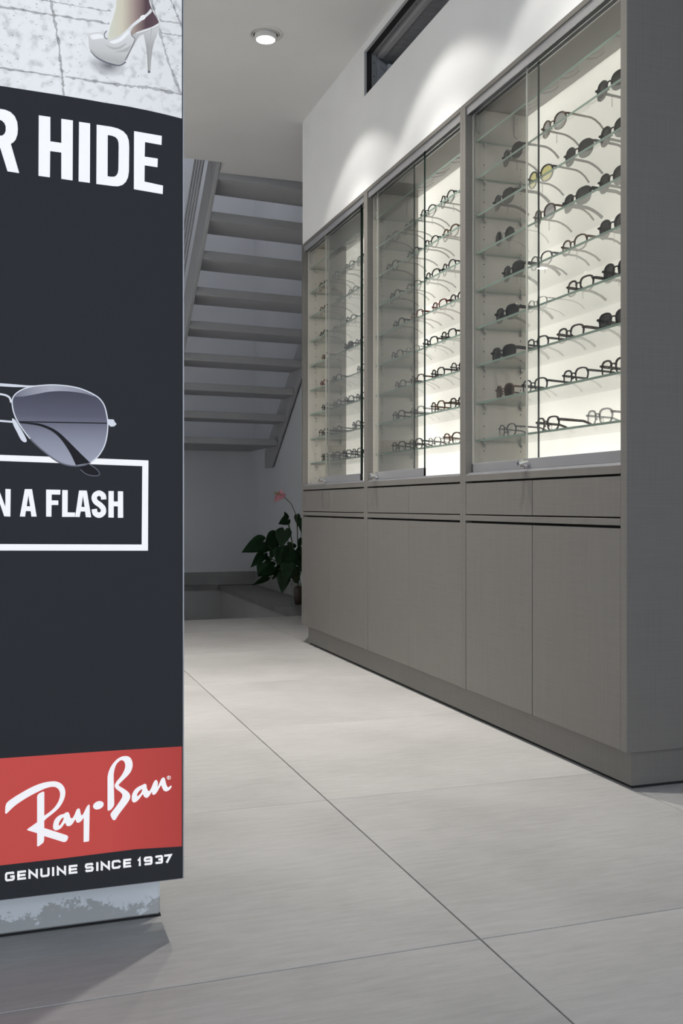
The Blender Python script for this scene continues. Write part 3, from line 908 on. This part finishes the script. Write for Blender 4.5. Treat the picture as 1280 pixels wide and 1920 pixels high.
# --- headline
Rl = ([(-140, 708), (-40, 722), (0, 729), (35, 735), (70, 750), (98, 778), (114, 815), (119, 860), (116, 900), (104, 935), (88, 953), (72, 962), (128, 1157), (50, 1145), (-5, 968), (-65, 957), (-65, 1128), (-140, 1118)],
      [[(-65, 792), (-20, 798), (10, 806), (28, 822), (38, 845), (38, 875), (30, 895), (15, 907), (-10, 908), (-65, 898)]])
Hl = [(258, 772), (335, 783), (335, 945), (408, 956), (408, 795), (485, 806), (483, 1206), (408, 1195), (408, 1020), (334, 1010), (332, 1185), (256, 1175)]
Il = [(526, 815), (600, 826), (598, 1222), (523, 1212)]
Dl = ([(643, 834), (740, 848), (785, 860), (820, 878), (845, 905), (857, 940), (860, 985), (858, 1145), (852, 1185), (838, 1215), (815, 1236), (785, 1245), (750, 1243), (641, 1229)],
      [[(717, 903), (745, 908), (768, 917), (782, 932), (789, 955), (790, 985), (788, 1130), (784, 1155), (775, 1172), (760, 1181), (740, 1181), (716, 1178)]])
El = [(892, 877), (1077, 909), (1075, 970), (965, 950), (963, 1047), (1050, 1060), (1048, 1118), (963, 1105), (962, 1213), (1085, 1240), (1083, 1297), (891, 1264)]
pr('headline_lettering', ad, I_white, [Rl, Hl, Il, Dl, El], 0, 0, K, 2)
# --- slogan in a box
O7 = (0, 680, K)
pr('slogan_border', ad, I_white, [[(-900, 581), (988, 652), (986, 950), (985, 1253), (-900, 1251), (-900, 1206), (943, 1212), (945, 950), (947, 690), (-900, 622)]], *O7, 2)
Nl = [(-50, 838), (-10, 838), (36, 962), (36, 842), (71, 843), (69, 1026), (28, 1024), (-14, 900), (-14, 1022), (-50, 1022)]
A1 = ([(165, 843), (213, 843), (244, 1026), (209, 1026), (204, 990), (172, 989), (167, 1026), (132, 1025)], [[(189, 885), (200, 958), (178, 957)]])
Fl = [(307, 846), (402, 848), (401, 880), (344, 879), (344, 918), (388, 919), (388, 949), (343, 949), (342, 1027), (307, 1026)]
Ll = [(414, 849), (451, 850), (450, 998), (500, 999), (499, 1028), (413, 1028)]
A2 = ([(526, 852), (578, 853), (607, 1031), (571, 1030), (566, 992), (537, 992), (530, 1029), (500, 1028)], [[(552, 890), (563, 962), (542, 961)]])
Sl = ribbon(smooth([(690, 912), (686, 886), (660, 870), (634, 882), (627, 906), (640, 930), (665, 948), (686, 972), (686, 1000), (660, 1017), (634, 1004), (627, 976)], 5), 36)
H2 = [(722, 856), (757, 856), (757, 925), (784, 926), (784, 857), (819, 858), (820, 1034), (784, 1034), (784, 958), (757, 957), (757, 1033), (721, 1032)]
pr('slogan_lettering', ad, I_white, [Nl, A1, Fl, Ll, A2, H2] + Sl, *O7, 3)
# --- printed aviator sunglasses
rim = smooth([(80, 262), (88, 232), (110, 205), (150, 180), (200, 164), (260, 155), (340, 150), (420, 154), (500, 166), (560, 184), (620, 212), (660, 240), (690, 280), (706, 330), (716, 390), (716, 440), (709, 500), (692, 560), (660, 615), (625, 650), (590, 672), (550, 686), (500, 690), (450, 684), (400, 668), (350, 638), (300, 600), (250, 558), (200, 508), (150, 443), (110, 380), (88, 320)], 3, True)
I_lens = ink('lens_gradient_print', [(0, (.33, .34, .40)), (.32, (.23, .235, .29)), (.62, (.10, .10, .135)), (1, (.05, .05, .07))], 2)
I_ldark = ink('dark_temple_print', (.012, .012, .015))
I_silver = ink('silver_print', (.62, .63, .68))
I_mid = ink('steel_print', (.12, .12, .15))
sg = pr('sunglasses_print', ad, I_lens, [rim], *O7, 5)
hi = smooth([(95, 230), (140, 190), (200, 168), (280, 157), (380, 155), (480, 166), (560, 187), (630, 222)], 4) + smooth([(630, 228), (560, 207), (480, 195), (400, 191), (320, 196), (240, 211), (160, 226)], 4)
pr('lens_shine', sg, ink('lens_shine_print', [(0, (.16, .16, .20)), (.45, (.36, .36, .41)), (1, (.20, .20, .25))], 0), [hi], *O7, 6)
up = smooth([(130, 397), (250, 405), (330, 430), (390, 465), (440, 510), (490, 560), (540, 610), (600, 668)], 3)
lo = smooth([(505, 684), (470, 610), (430, 545), (390, 495), (340, 455), (270, 425), (200, 412), (130, 404)], 3)
pr('temple_print', sg, I_ldark, [up + lo] + ribbon([(122, 394), (712, 405)], 7) + [smooth([(530, 692), (590, 676), (645, 712), (662, 740), (645, 756), (600, 752), (555, 740)], 3, True)], *O7, 7)
pr('temple_tip_outline', sg, I_mid, ribbon(smooth([(535, 712), (570, 742), (620, 755), (655, 752), (660, 735), (640, 708), (600, 682)], 3), 6), *O7, 8)
k0 = len(rim)
top_part = rim[k0 - 12:] + rim[:60]
pr('rim_print', sg, I_silver, ribbon(top_part, 8) + ribbon([(-300, 130), (0, 149), (90, 155), (190, 160), (250, 156)], [20, 20, 19, 12, 4]) + ribbon(smooth([(-60, 205), (0, 211), (40, 220), (64, 236), (74, 268)], 4), 13)
   + ribbon([(-60, 386), (0, 389), (84, 396)], 13) + [smooth([(80, 375), (100, 382), (128, 425), (155, 470), (178, 518), (166, 532), (140, 516), (112, 462), (88, 415)], 3, True)]
   + [[(718, 378), (755, 380), (766, 400), (776, 410), (760, 426), (735, 428), (718, 410)]], *O7, 9)
pr('lower_rim_print', sg, I_mid, ribbon(rim[59:k0 - 11], 9), *O7, 9)
# --- red band and script logo
O8 = (0, 1380, K)
red = pr('red_logo_band', ad, ink('red_print', [(0, (.52, .072, .062)), (.75, (.50, .066, .058)), (1, (.40, .052, .046))], 0),
         [[(-900, 212), (0, 147), (500, 112), (900, 86), (1230, 66), (1230, 731), (900, 752), (400, 815), (0, 860), (-900, 955)]], *O8, 2)
s8 = 180 / 1280
sw_o = smooth([(85, 750), (120, 715), (200, 660), (300, 600), (400, 545), (500, 500), (600, 470), (700, 456), (760, 462), (810, 485), (845, 522), (866, 572), (868, 630), (850, 700), (810, 775), (760, 835), (690, 895), (620, 950), (585, 985)], 4)
sw_i = smooth([(587, 915), (640, 880), (710, 820), (760, 755), (790, 690), (800, 630), (790, 580), (760, 545), (720, 530), (670, 532), (600, 552), (500, 598), (400, 650), (300, 710), (200, 780), (130, 845), (88, 886)], 4)
swoosh = sw_o + sw_i + [(78, 888), (68, 878), (72, 790)]
stem = [(494, 660), (500, 640), (520, 618), (560, 597), (578, 592), (590, 603), (588, 1240), (575, 1275), (515, 1320), (494, 1322)]
leg = [(360, 1096), (495, 1000), (540, 1000), (590, 1078), (885, 1172), (904, 1186), (908, 1200), (898, 1232), (880, 1257), (850, 1266), (590, 1185), (495, 1146), (368, 1108)]
ay_o = smooth([(850, 890), (885, 868), (912, 872), (926, 897), (938, 940), (960, 948), (985, 915), (1005, 868), (1022, 832), (1045, 817), (1063, 830), (1071, 870), (1084, 910), (1110, 885), (1140, 822), (1163, 782), (1183, 764)], 3) \
    + [(1194, 778), (1190, 1000), (1186, 1240), (1180, 1256), (1112, 1266), (1114, 940)] + smooth([(1110, 946), (1078, 988), (1045, 1007), (1018, 1000), (1004, 965), (970, 1015), (940, 1045), (910, 1053), (882, 1042), (866, 1010), (820, 1070), (780, 1100), (740, 1108), (712, 1090), (706, 1050), (720, 985), (755, 935), (800, 903)], 3)
ay_h = smooth([(850, 942), (835, 985), (800, 1040), (785, 1045), (785, 1010), (810, 965), (835, 942)], 3, True)
pr('logo_script', red, I_white, [swoosh], 0, 1400, s8, 4)
pr('logo_script', red, I_white, [stem], 0, 1400, s8, 4.3)
pr('logo_script', red, I_white, [leg], 0, 1400, s8, 4.6)
pr('logo_script', red, I_white, [(ay_o, [ay_h])], 0, 1400, s8, 4)
B_o = [(222, 840)] + smooth([(222, 400), (240, 320), (280, 240), (340, 170), (400, 132), (460, 120), (510, 131), (544, 172), (556, 240), (540, 310), (500, 370), (440, 430), (388, 482), (370, 505), (384, 522), (430, 550), (490, 592), (520, 632), (522, 680), (490, 740), (430, 820), (370, 900), (330, 965)], 4) \
    + smooth([(308, 977), (288, 962), (268, 925), (262, 897), (275, 870), (330, 800), (385, 722), (415, 670), (418, 632), (395, 602), (340, 560), (318, 525), (322, 495), (350, 450), (400, 390), (440, 320), (458, 260), (452, 210), (430, 182), (405, 175), (370, 195), (335, 240), (312, 310), (303, 380)], 4) + [(308, 600), (312, 760), (300, 795), (268, 834), (235, 849)]
an_o = smooth([(545, 660), (560, 605), (600, 552), (650, 520), (690, 502), (715, 490), (738, 500), (746, 548), (765, 584), (785, 578), (810, 530), (835, 470), (860, 440), (882, 446), (892, 480), (888, 530), (905, 500), (930, 440), (955, 408), (980, 412), (992, 445), (1002, 492), (1022, 533), (1045, 530), (1060, 515), (1075, 517), (1068, 542), (1040, 575), (1005, 590), (975, 583), (952, 550), (936, 510), (915, 540), (880, 600), (850, 632), (830, 636), (815, 620), (812, 596), (785, 640), (755, 672), (730, 675), (705, 656), (690, 630), (640, 695), (600, 730), (570, 737), (547, 715)], 3, True)
an_h = smooth([(685, 570), (665, 615), (630, 650), (615, 650), (620, 620), (650, 580), (678, 562)], 3, True)
pr('logo_script', red, I_white, [B_o], 170, 1400, s8, 4)
pr('logo_script', red, I_white, [(an_o, [an_h])], 170, 1400, s8, 4)
pr('logo_dot', red, I_white, [ell(100, 775, 74, 52, -.42)], 170, 1400, s8, 4)
pr('registered_mark', red, I_white, [(ell(1038, 408, 27, 26), [ell(1038, 408, 20, 19)])] + ribbon([(1030, 420), (1030, 397), (1040, 397), (1043, 404), (1038, 409), (1031, 409), (1045, 420)], 5), 170, 1400, s8, 4)
# --- tagline in a wide square face
GL = {
    'G': [[(1, .82), (.92, 1), (.12, 1), (0, .85), (0, .15), (.12, 0), (.88, 0), (1, .15), (1, .47), (.55, .47)]],
    'E': [[(1, 1), (.0, 1), (0, 0), (1, 0)], [(0, .5), (.92, .5)]],
    'N': [[(0, 0), (0, 1), (1, 0), (1, 1)]],
    'U': [[(0, 1), (0, .15), (.12, 0), (.88, 0), (1, .15), (1, 1)]],
    'I': [[(.5, 0), (.5, 1)]],
    'S': [[(1, .80), (.9, 1), (.1, 1), (0, .85), (0, .62), (.1, .5), (.9, .5), (1, .38), (1, .15), (.9, 0), (.1, 0), (0, .2)]],
    'C': [[(1, .72), (1, .85), (.88, 1), (.12, 1), (0, .85), (0, .15), (.12, 0), (.88, 0), (1, .15), (1, .28)]],
    '1': [[(.1, .78), (.62, 1), (.62, 0)]],
    '9': [[(1, .5), (.1, .5), (0, .6), (0, .88), (.1, 1), (.9, 1), (1, .88), (1, .12), (.9, 0), (.1, 0), (0, .14)]],
    '3': [[(0, .86), (.1, 1), (.9, 1), (1, .88), (1, .62), (.88, .5), (.4, .5)], [(.88, .5), (1, .38), (1, .12), (.9, 0), (.1, 0), (0, .16)]],
    '7': [[(0, 1), (1, 1), (.35, 0)]],
}
spans = [('G', 33, 98), ('E', 115, 173), ('N', 189, 252), ('U', 268, 330), ('I', 346, 361), ('N', 378, 440), ('E', 457, 515), ('S', 565, 623), ('I', 640, 655), ('N', 670, 732), ('C', 743, 803), ('E', 820, 873),
         ('1', 915, 942), ('9', 957, 1015), ('3', 1030, 1085), ('7', 1092, 1143)]
qs = []
for ch, xa, xb in spans:
    wv = 14.5
    for strokes in GL[ch]:
        pts = []
        for (u, v) in strokes:
            x = xa + wv / 2 + u * (xb - xa - wv); y0 = 256 - (x - 33) * .1155; hgt = 61 - (x - 33) * .004
            pts.append((x, y0 - wv / 2 - v * (hgt - wv)))
        qs += ribbon(capped(pts, wv / 2) if ch in 'ENUI17' else pts, wv)
pr('tagline_lettering', ad, I_white, qs, 0, 1580, K, 3)
# --- photograph at the top: pale paving and a foot in a high heel
edge_low = [(1234, 797), (1225, 795), (1100, 765), (980, 738), (850, 712), (700, 688), (560, 663), (420, 640), (200, 606), (0, 575), (-900, 440)]
ph = pr('photo_print', ad, ink('paving_print', [(0, (.71, .705, .70)), (.6, (.75, .745, .74)), (1, (.67, .665, .66))], 0, .28), [edge_low + [(-900, -2600), (1234, -2600)]], 0, 0, K, 1)
I_joint = ink('paving_joint_print', (.40, .40, .405), None, .6)
rnd = random.Random(3)
jt = []


def joint(pts, w):
    q = smooth(pts, 14)
    q = [(x + rnd.uniform(-4, 4), y + rnd.uniform(-4, 4)) for x, y in q]
    return ribbon(q, [w * rnd.uniform(.35, 1.6) for _ in q])


for pts, w in (([(-60, 36), (0, 47), (340, 102), (730, 162)], 14), ([(60, -40), (270, 0), (500, 42), (740, 80)], 8), ([(330, -40), (340, 20), (385, 260), (410, 480), (425, 638)], 15),
               ([(-60, 445), (0, 455), (400, 515)], 12), ([(430, 513), (800, 570), (1000, 590), (1228, 640)], 18), ([(1120, -40), (1190, 130), (1228, 225)], 12),
               ([(1000, -20), (1060, 200), (1110, 380), (1205, 635)], 15), ([(1062, 140), (1215, 162)], 10), ([(1062, 222), (1215, 245)], 8)):
    jt += joint(pts, w)
for _ in range(150):
    x, y = rnd.uniform(0, 1200), rnd.uniform(0, 560); r_ = rnd.uniform(1.5, 4.5)
    if 560 < x < 1090 and y < 500: continue
    jt.append(ell(x, y, r_ * 1.8, r_ * .8, rnd.uniform(-.6, .6), 6))
tag(pr('paving_joints', ph, I_joint, jt, 0, 0, K, 2), kind='stuff')
def radial_ink(name, inner, outer):
    m = ink(name, [(0, outer), (.25, outer), (.62, tuple((a + b) / 2 for a, b in zip(inner, outer))), (1, inner)], 0, .3)
    nt = m.node_tree
    tc = nt.nodes.new('ShaderNodeTexCoord'); mp = nt.nodes.new('ShaderNodeMapping'); gr = nt.nodes.new('ShaderNodeTexGradient'); gr.gradient_type = 'SPHERICAL'
    mp.inputs['Location'].default_value = (-1.15, 0, -1.25); mp.inputs['Scale'].default_value = (2.1, 0, 2.1)
    nt.links.new(tc.outputs['Generated'], mp.inputs[0]); nt.links.new(mp.outputs[0], gr.inputs[0])
    cr = [n for n in nt.nodes if n.type == 'VALTORGB'][0]; nt.links.new(gr.outputs['Fac'], cr.inputs[0])
    return m


pr('shoe_shadow', ph, radial_ink('shoe_shadow_print', (.17, .17, .18), (.72, .715, .71)), [smooth([(560, 330), (680, 380), (800, 420), (870, 415), (890, 480), (860, 560), (760, 580), (640, 560), (530, 510), (500, 420)], 4, True)], 0, 0, K, 1.6)
pr('leg_print', ph, ink('skin_print', [(0, (.60, .60, .50)), (.28, (.58, .53, .42)), (.55, (.30, .22, .20)), (.75, (.09, .055, .065)), (1, (.11, .07, .08))], 0),
   [smooth([(775, -60), (772, 50), (750, 130), (730, 190), (716, 262)], 4) + [(770, 290), (860, 260), (880, 250)] + smooth([(960, 215), (1050, 165), (1046, 130), (1030, 105), (1008, 62), (992, 10), (985, -60)], 4)], 0, 0, K, 3.6)
I_shoe = ink('shoe_print', [(0, (.36, .35, .34)), (.18, (.52, .505, .49)), (.5, (.62, .61, .60)), (.75, (.72, .715, .715)), (1, (.66, .65, .64))], 2)
shoe = smooth([(585, 250), (592, 232), (615, 222), (650, 218), (688, 219)], 4) + smooth([(692, 240), (700, 256), (720, 267), (745, 266), (790, 245), (840, 205), (880, 165), (930, 125), (975, 95), (1002, 62)], 4) + [(1013, 80)] \
    + smooth([(990, 102), (950, 135), (905, 168), (880, 192), (872, 215), (880, 245), (896, 268)], 4) + smooth([(880, 310), (855, 360), (838, 405), (815, 432), (790, 438), (740, 428), (670, 402), (620, 368), (598, 340), (590, 300)], 4)
sh = pr('shoe_print', ph, I_shoe, [shoe], 0, 0, K, 4)
heel = smooth([(896, 268), (882, 245), (905, 222), (950, 204), (1010, 184), (1052, 160)], 3) + [(1068, 170)] + smooth([(1050, 225), (1022, 300), (1008, 380), (1001, 470)], 3) + [(998, 490), (984, 490)] + smooth([(981, 430), (974, 330), (955, 232)], 3) + smooth([(930, 240), (900, 290), (870, 345), (845, 400)], 3) + [(826, 412), (850, 365)]
pr('heel_print', sh, ink('heel_print', [(0, (.30, .29, .28)), (.5, (.36, .35, .34)), (.8, (.52, .51, .50)), (1, (.60, .59, .58))], 2), [heel], 0, 0, K, 4.3)
pr('shoe_outline', sh, I_mid, ribbon(smooth([(600, 345), (640, 385), (700, 418), (760, 436), (800, 440), (838, 418)], 4), [3, 4, 5, 6, 7, 8] + [8] * 15) + ribbon(smooth([(872, 215), (878, 245), (897, 268), (866, 340), (832, 408)], 4), 4)
   + [[(982, 478), (1001, 478), (998, 491), (985, 491)]] + ribbon(smooth([(712, 210), (696, 228), (698, 255), (716, 266)], 4), 5), 0, 0, K, 4.7)
I_shade = ink('shoe_shade_print', (.42, .41, .40)); I_lit = ink('shoe_light_print', (.80, .795, .79))
pr('shoe_shading', sh, I_shade, [smooth([(768, 352), (810, 338), (852, 318), (872, 305), (850, 345), (820, 352)], 4, True), smooth([(700, 300), (740, 318), (790, 318), (845, 290), (800, 330), (745, 332)], 4, True),
   smooth([(602, 330), (650, 370), (720, 402), (800, 418), (835, 400), (826, 425), (795, 437), (740, 428), (670, 402), (620, 366)], 4, True)]
   + ribbon(smooth([(876, 205), (905, 172), (950, 138), (1008, 88)], 5), 3) + ribbon(smooth([(897, 268), (940, 232), (1000, 205), (1060, 178)], 5), 4) + ribbon(smooth([(1008, 190), (1000, 300), (994, 470)], 5), 5), 0, 0, K, 4.5)
pr('shoe_highlight', sh, I_lit, [smooth([(600, 244), (640, 232), (676, 236), (690, 258), (660, 262), (620, 268)], 4, True), smooth([(730, 282), (790, 262), (845, 215), (860, 222), (815, 272), (760, 296)], 4, True)]
   + ribbon(smooth([(905, 226), (950, 212), (1010, 192), (1055, 168)], 5), 5), 0, 0, K, 4.5)
pr('buckle_print', sh, I_white, [(ell(950, 122, 20, 15, -.6), [ell(950, 122, 13, 8, -.6)])], 0, 0, K, 4.7)

# ------------------------------------------------------------------ anthurium in a glass vase on the ledge
VX, VY = 2.36, 8.07
M_leaf = noise_mat('anthurium_leaf', (0.004, 0.018, 0.005), (0.008, 0.034, 0.009), 14, rough=0.5, spec=0.2)
M_stem = plain('green_stem', (0.05, 0.08, 0.025), 0.5)
M_pink = noise_mat('pink_spathe', (0.62, 0.22, 0.30), (0.70, 0.32, 0.38), 20, rough=0.35)
M_spadix = plain('yellow_green_spadix', (0.30, 0.32, 0.07), 0.5)
M_soil = noise_mat('wet_roots', (0.02, 0.012, 0.009), (0.06, 0.03, 0.02), 60, rough=0.4)
plant = thing('anthurium_plant', 'dark green anthurium with one pink flower on the ledge by the stairwell', 'plant', (VX, VY, 0.135))
vase = thing('glass_vase', 'square clear glass vase with dark roots holding the anthurium', 'vase', (VX, VY, 0))
q = math.radians(8)
vv = []
for r_, z in ((.056, .001), (.058, .20)):
    for k in range(24):
        a = 2 * PI * k / 24; sx, sy = sup(r_, r_, 6, a)
        vv.append((VX + sx, VY + sy, z))
m = MB(); m.add(vv, [(k, (k + 1) % 24, 24 + (k + 1) % 24, 24 + k) for k in range(24)]); obj('vase_wall', m, M_glass, vase, True)
m = MB(); m.lathe([(.0, .001), (.054, .001), (.055, .012), (0, .014)], (VX, VY, 0), 24); obj('vase_base', m, M_glass, vase)
m = MB(); m.lathe([(.0, .016), (.036, .018), (.043, .06), (.044, .15), (.03, .17), (0, .172)], (VX + .006, VY, 0), 20)
obj('root_ball', m, M_soil, plant, True)
mouth = Vector((VX, VY, .19))


def leaf(base, tip, width, curl=.12, mat=M_leaf, name='leaf', seed=0, facing=None):
    rr = random.Random(seed)
    base = Vector(base); tip = Vector(tip); ax = tip - base; Lh = ax.length; ax.normalize()
    view = Vector((math.sin(TH), math.cos(TH), 0)); view = (view + Vector((rr.uniform(-.5, .5), 0, rr.uniform(-.35, .35)))).normalized()
    side = ax.cross(view).normalized(); nrm = side.cross(ax).normalized()
    if nrm.dot(view) > 0: nrm = -nrm
    prof = [(-.16, .42, .20), (-.10, .66, .10), (0, .88, 0), (.14, 1.0, 0), (.32, .93, 0), (.52, .72, 0), (.72, .44, 0), (.88, .18, 0), (1.0, 0.0, 0)]
    m = MB(); rows = []
    for (t, w, gap) in prof:
        drop = -curl * Lh * (t * t)
        row = []
        for s in (-1, -.5, 0, .5, 1):
            if t < 0 and s == 0:
                tt = 0; off = 0
            else:
                tt = t; off = s * w * width / 2
            cup = .10 * width * (abs(s) ** 1.5) * w
            row.append(base + ax * (tt * Lh) + side * off + nrm * (cup) + Vector((0, 0, drop)))
        rows.append(row)
    vs = [p for r in rows for p in r]
    fs = []
    for i in range(len(rows) - 1):
        for j in range(4):
            fs.append((i * 5 + j, i * 5 + j + 1, i * 5 + 6 + j, i * 5 + 5 + j))
    m.add(vs, fs)
    o = obj(name, m, mat, plant, True)
    sd = o.modifiers.new('solid', 'SOLIDIFY'); sd.thickness = .0012
    return o


OX, OY, SP = 440, 900, 140 / 1034


def pt(x, y, dy=0.0):
    return at_y(OX + x * SP, OY + y * SP, VY + dy)


LEAVES = [((390, 855), (90, 985), 190, -.05), ((565, 770), (395, 1000), 210, .0), ((690, 700), (640, 935), 200, -.08), ((735, 540), (600, 600), 120, .05), ((720, 530), (684, 425), 60, .05),
          ((865, 490), (878, 640), 75, .1), ((935, 555), (925, 735), 100, .05), ((650, 965), (590, 1180), 185, -.12), ((765, 975), (650, 1205), 240, -.15), ((745, 1165), (715, 1400), 185, -.2),
          ((690, 1300), (652, 1558), 160, -.16), ((400, 1020), (215, 1200), 120, .03), ((385, 1150), (320, 1320), 120, -.02), ((540, 1200), (310, 1320), 160, -.06), ((450, 1350), (230, 1450), 75, -.04),
          ((640, 1260), (510, 1375), 90, .04), ((790, 885), (760, 975), 115, .06), ((925, 825), (870, 930), 70, .02), ((930, 970), (900, 1250), 170, .02), ((870, 1120), (790, 1180), 90, -.04),
          ((560, 940), (490, 1100), 110, .06), ((1000, 900), (1080, 1080), 170, .0), ((960, 1150), (1050, 1330), 170, -.1), ((820, 1230), (840, 1420), 150, .05), ((480, 1080), (420, 1170), 70, .05),
          ((700, 1080), (560, 1250), 150, .08)]
for i, (b, t, w, dy) in enumerate(LEAVES):
    B = pt(*b, dy); Tp = pt(*t, dy - .03)
    lf = leaf(B, Tp, w * 1.22 * SP / F * 8.4, .06, seed=i)
    mid = mouth.lerp(B, .55) + Vector((0, 0, .10 * (B - mouth).length + .02))
    m = MB(); pts = [mouth.lerp(mid, t_ / 4) * (1 - t_ / 4) + mid.lerp(B, t_ / 4) * (t_ / 4) for t_ in range(5)]
    start = mouth + Vector((random.uniform(-.02, .02), random.uniform(-.02, .02), -.06))
    m.tube([start] + pts, [.004] + [.0032] * 5, 6)
    obj('leaf_stalk', m, M_stem, plant, True)
fb = pt(655, 215, .02)
leaf(fb + Vector((0, 0, .012)), pt(545, 305, -.03), 130 * SP / F * 8.4, .02, M_pink, 'spathe', 77)
leaf(pt(650, 180, .02), pt(640, 125, .03), 40 * SP / F * 8.4, 0, M_pink, 'spathe_lobe', 5)
m = MB(); m.tube([fb, pt(600, 193, -.01), pt(545, 172, -.03)], [.005, .0055, .004], 8); obj('spadix', m, M_spadix, plant, True)
m = MB(); m.tube([mouth + Vector((.02, 0, -.05)), pt(868, 860, .02), pt(862, 640, .02), pt(845, 470, .02), pt(780, 330, .02), pt(700, 250, .02), fb], .0032, 6); obj('flower_stalk', m, M_stem, plant, True)
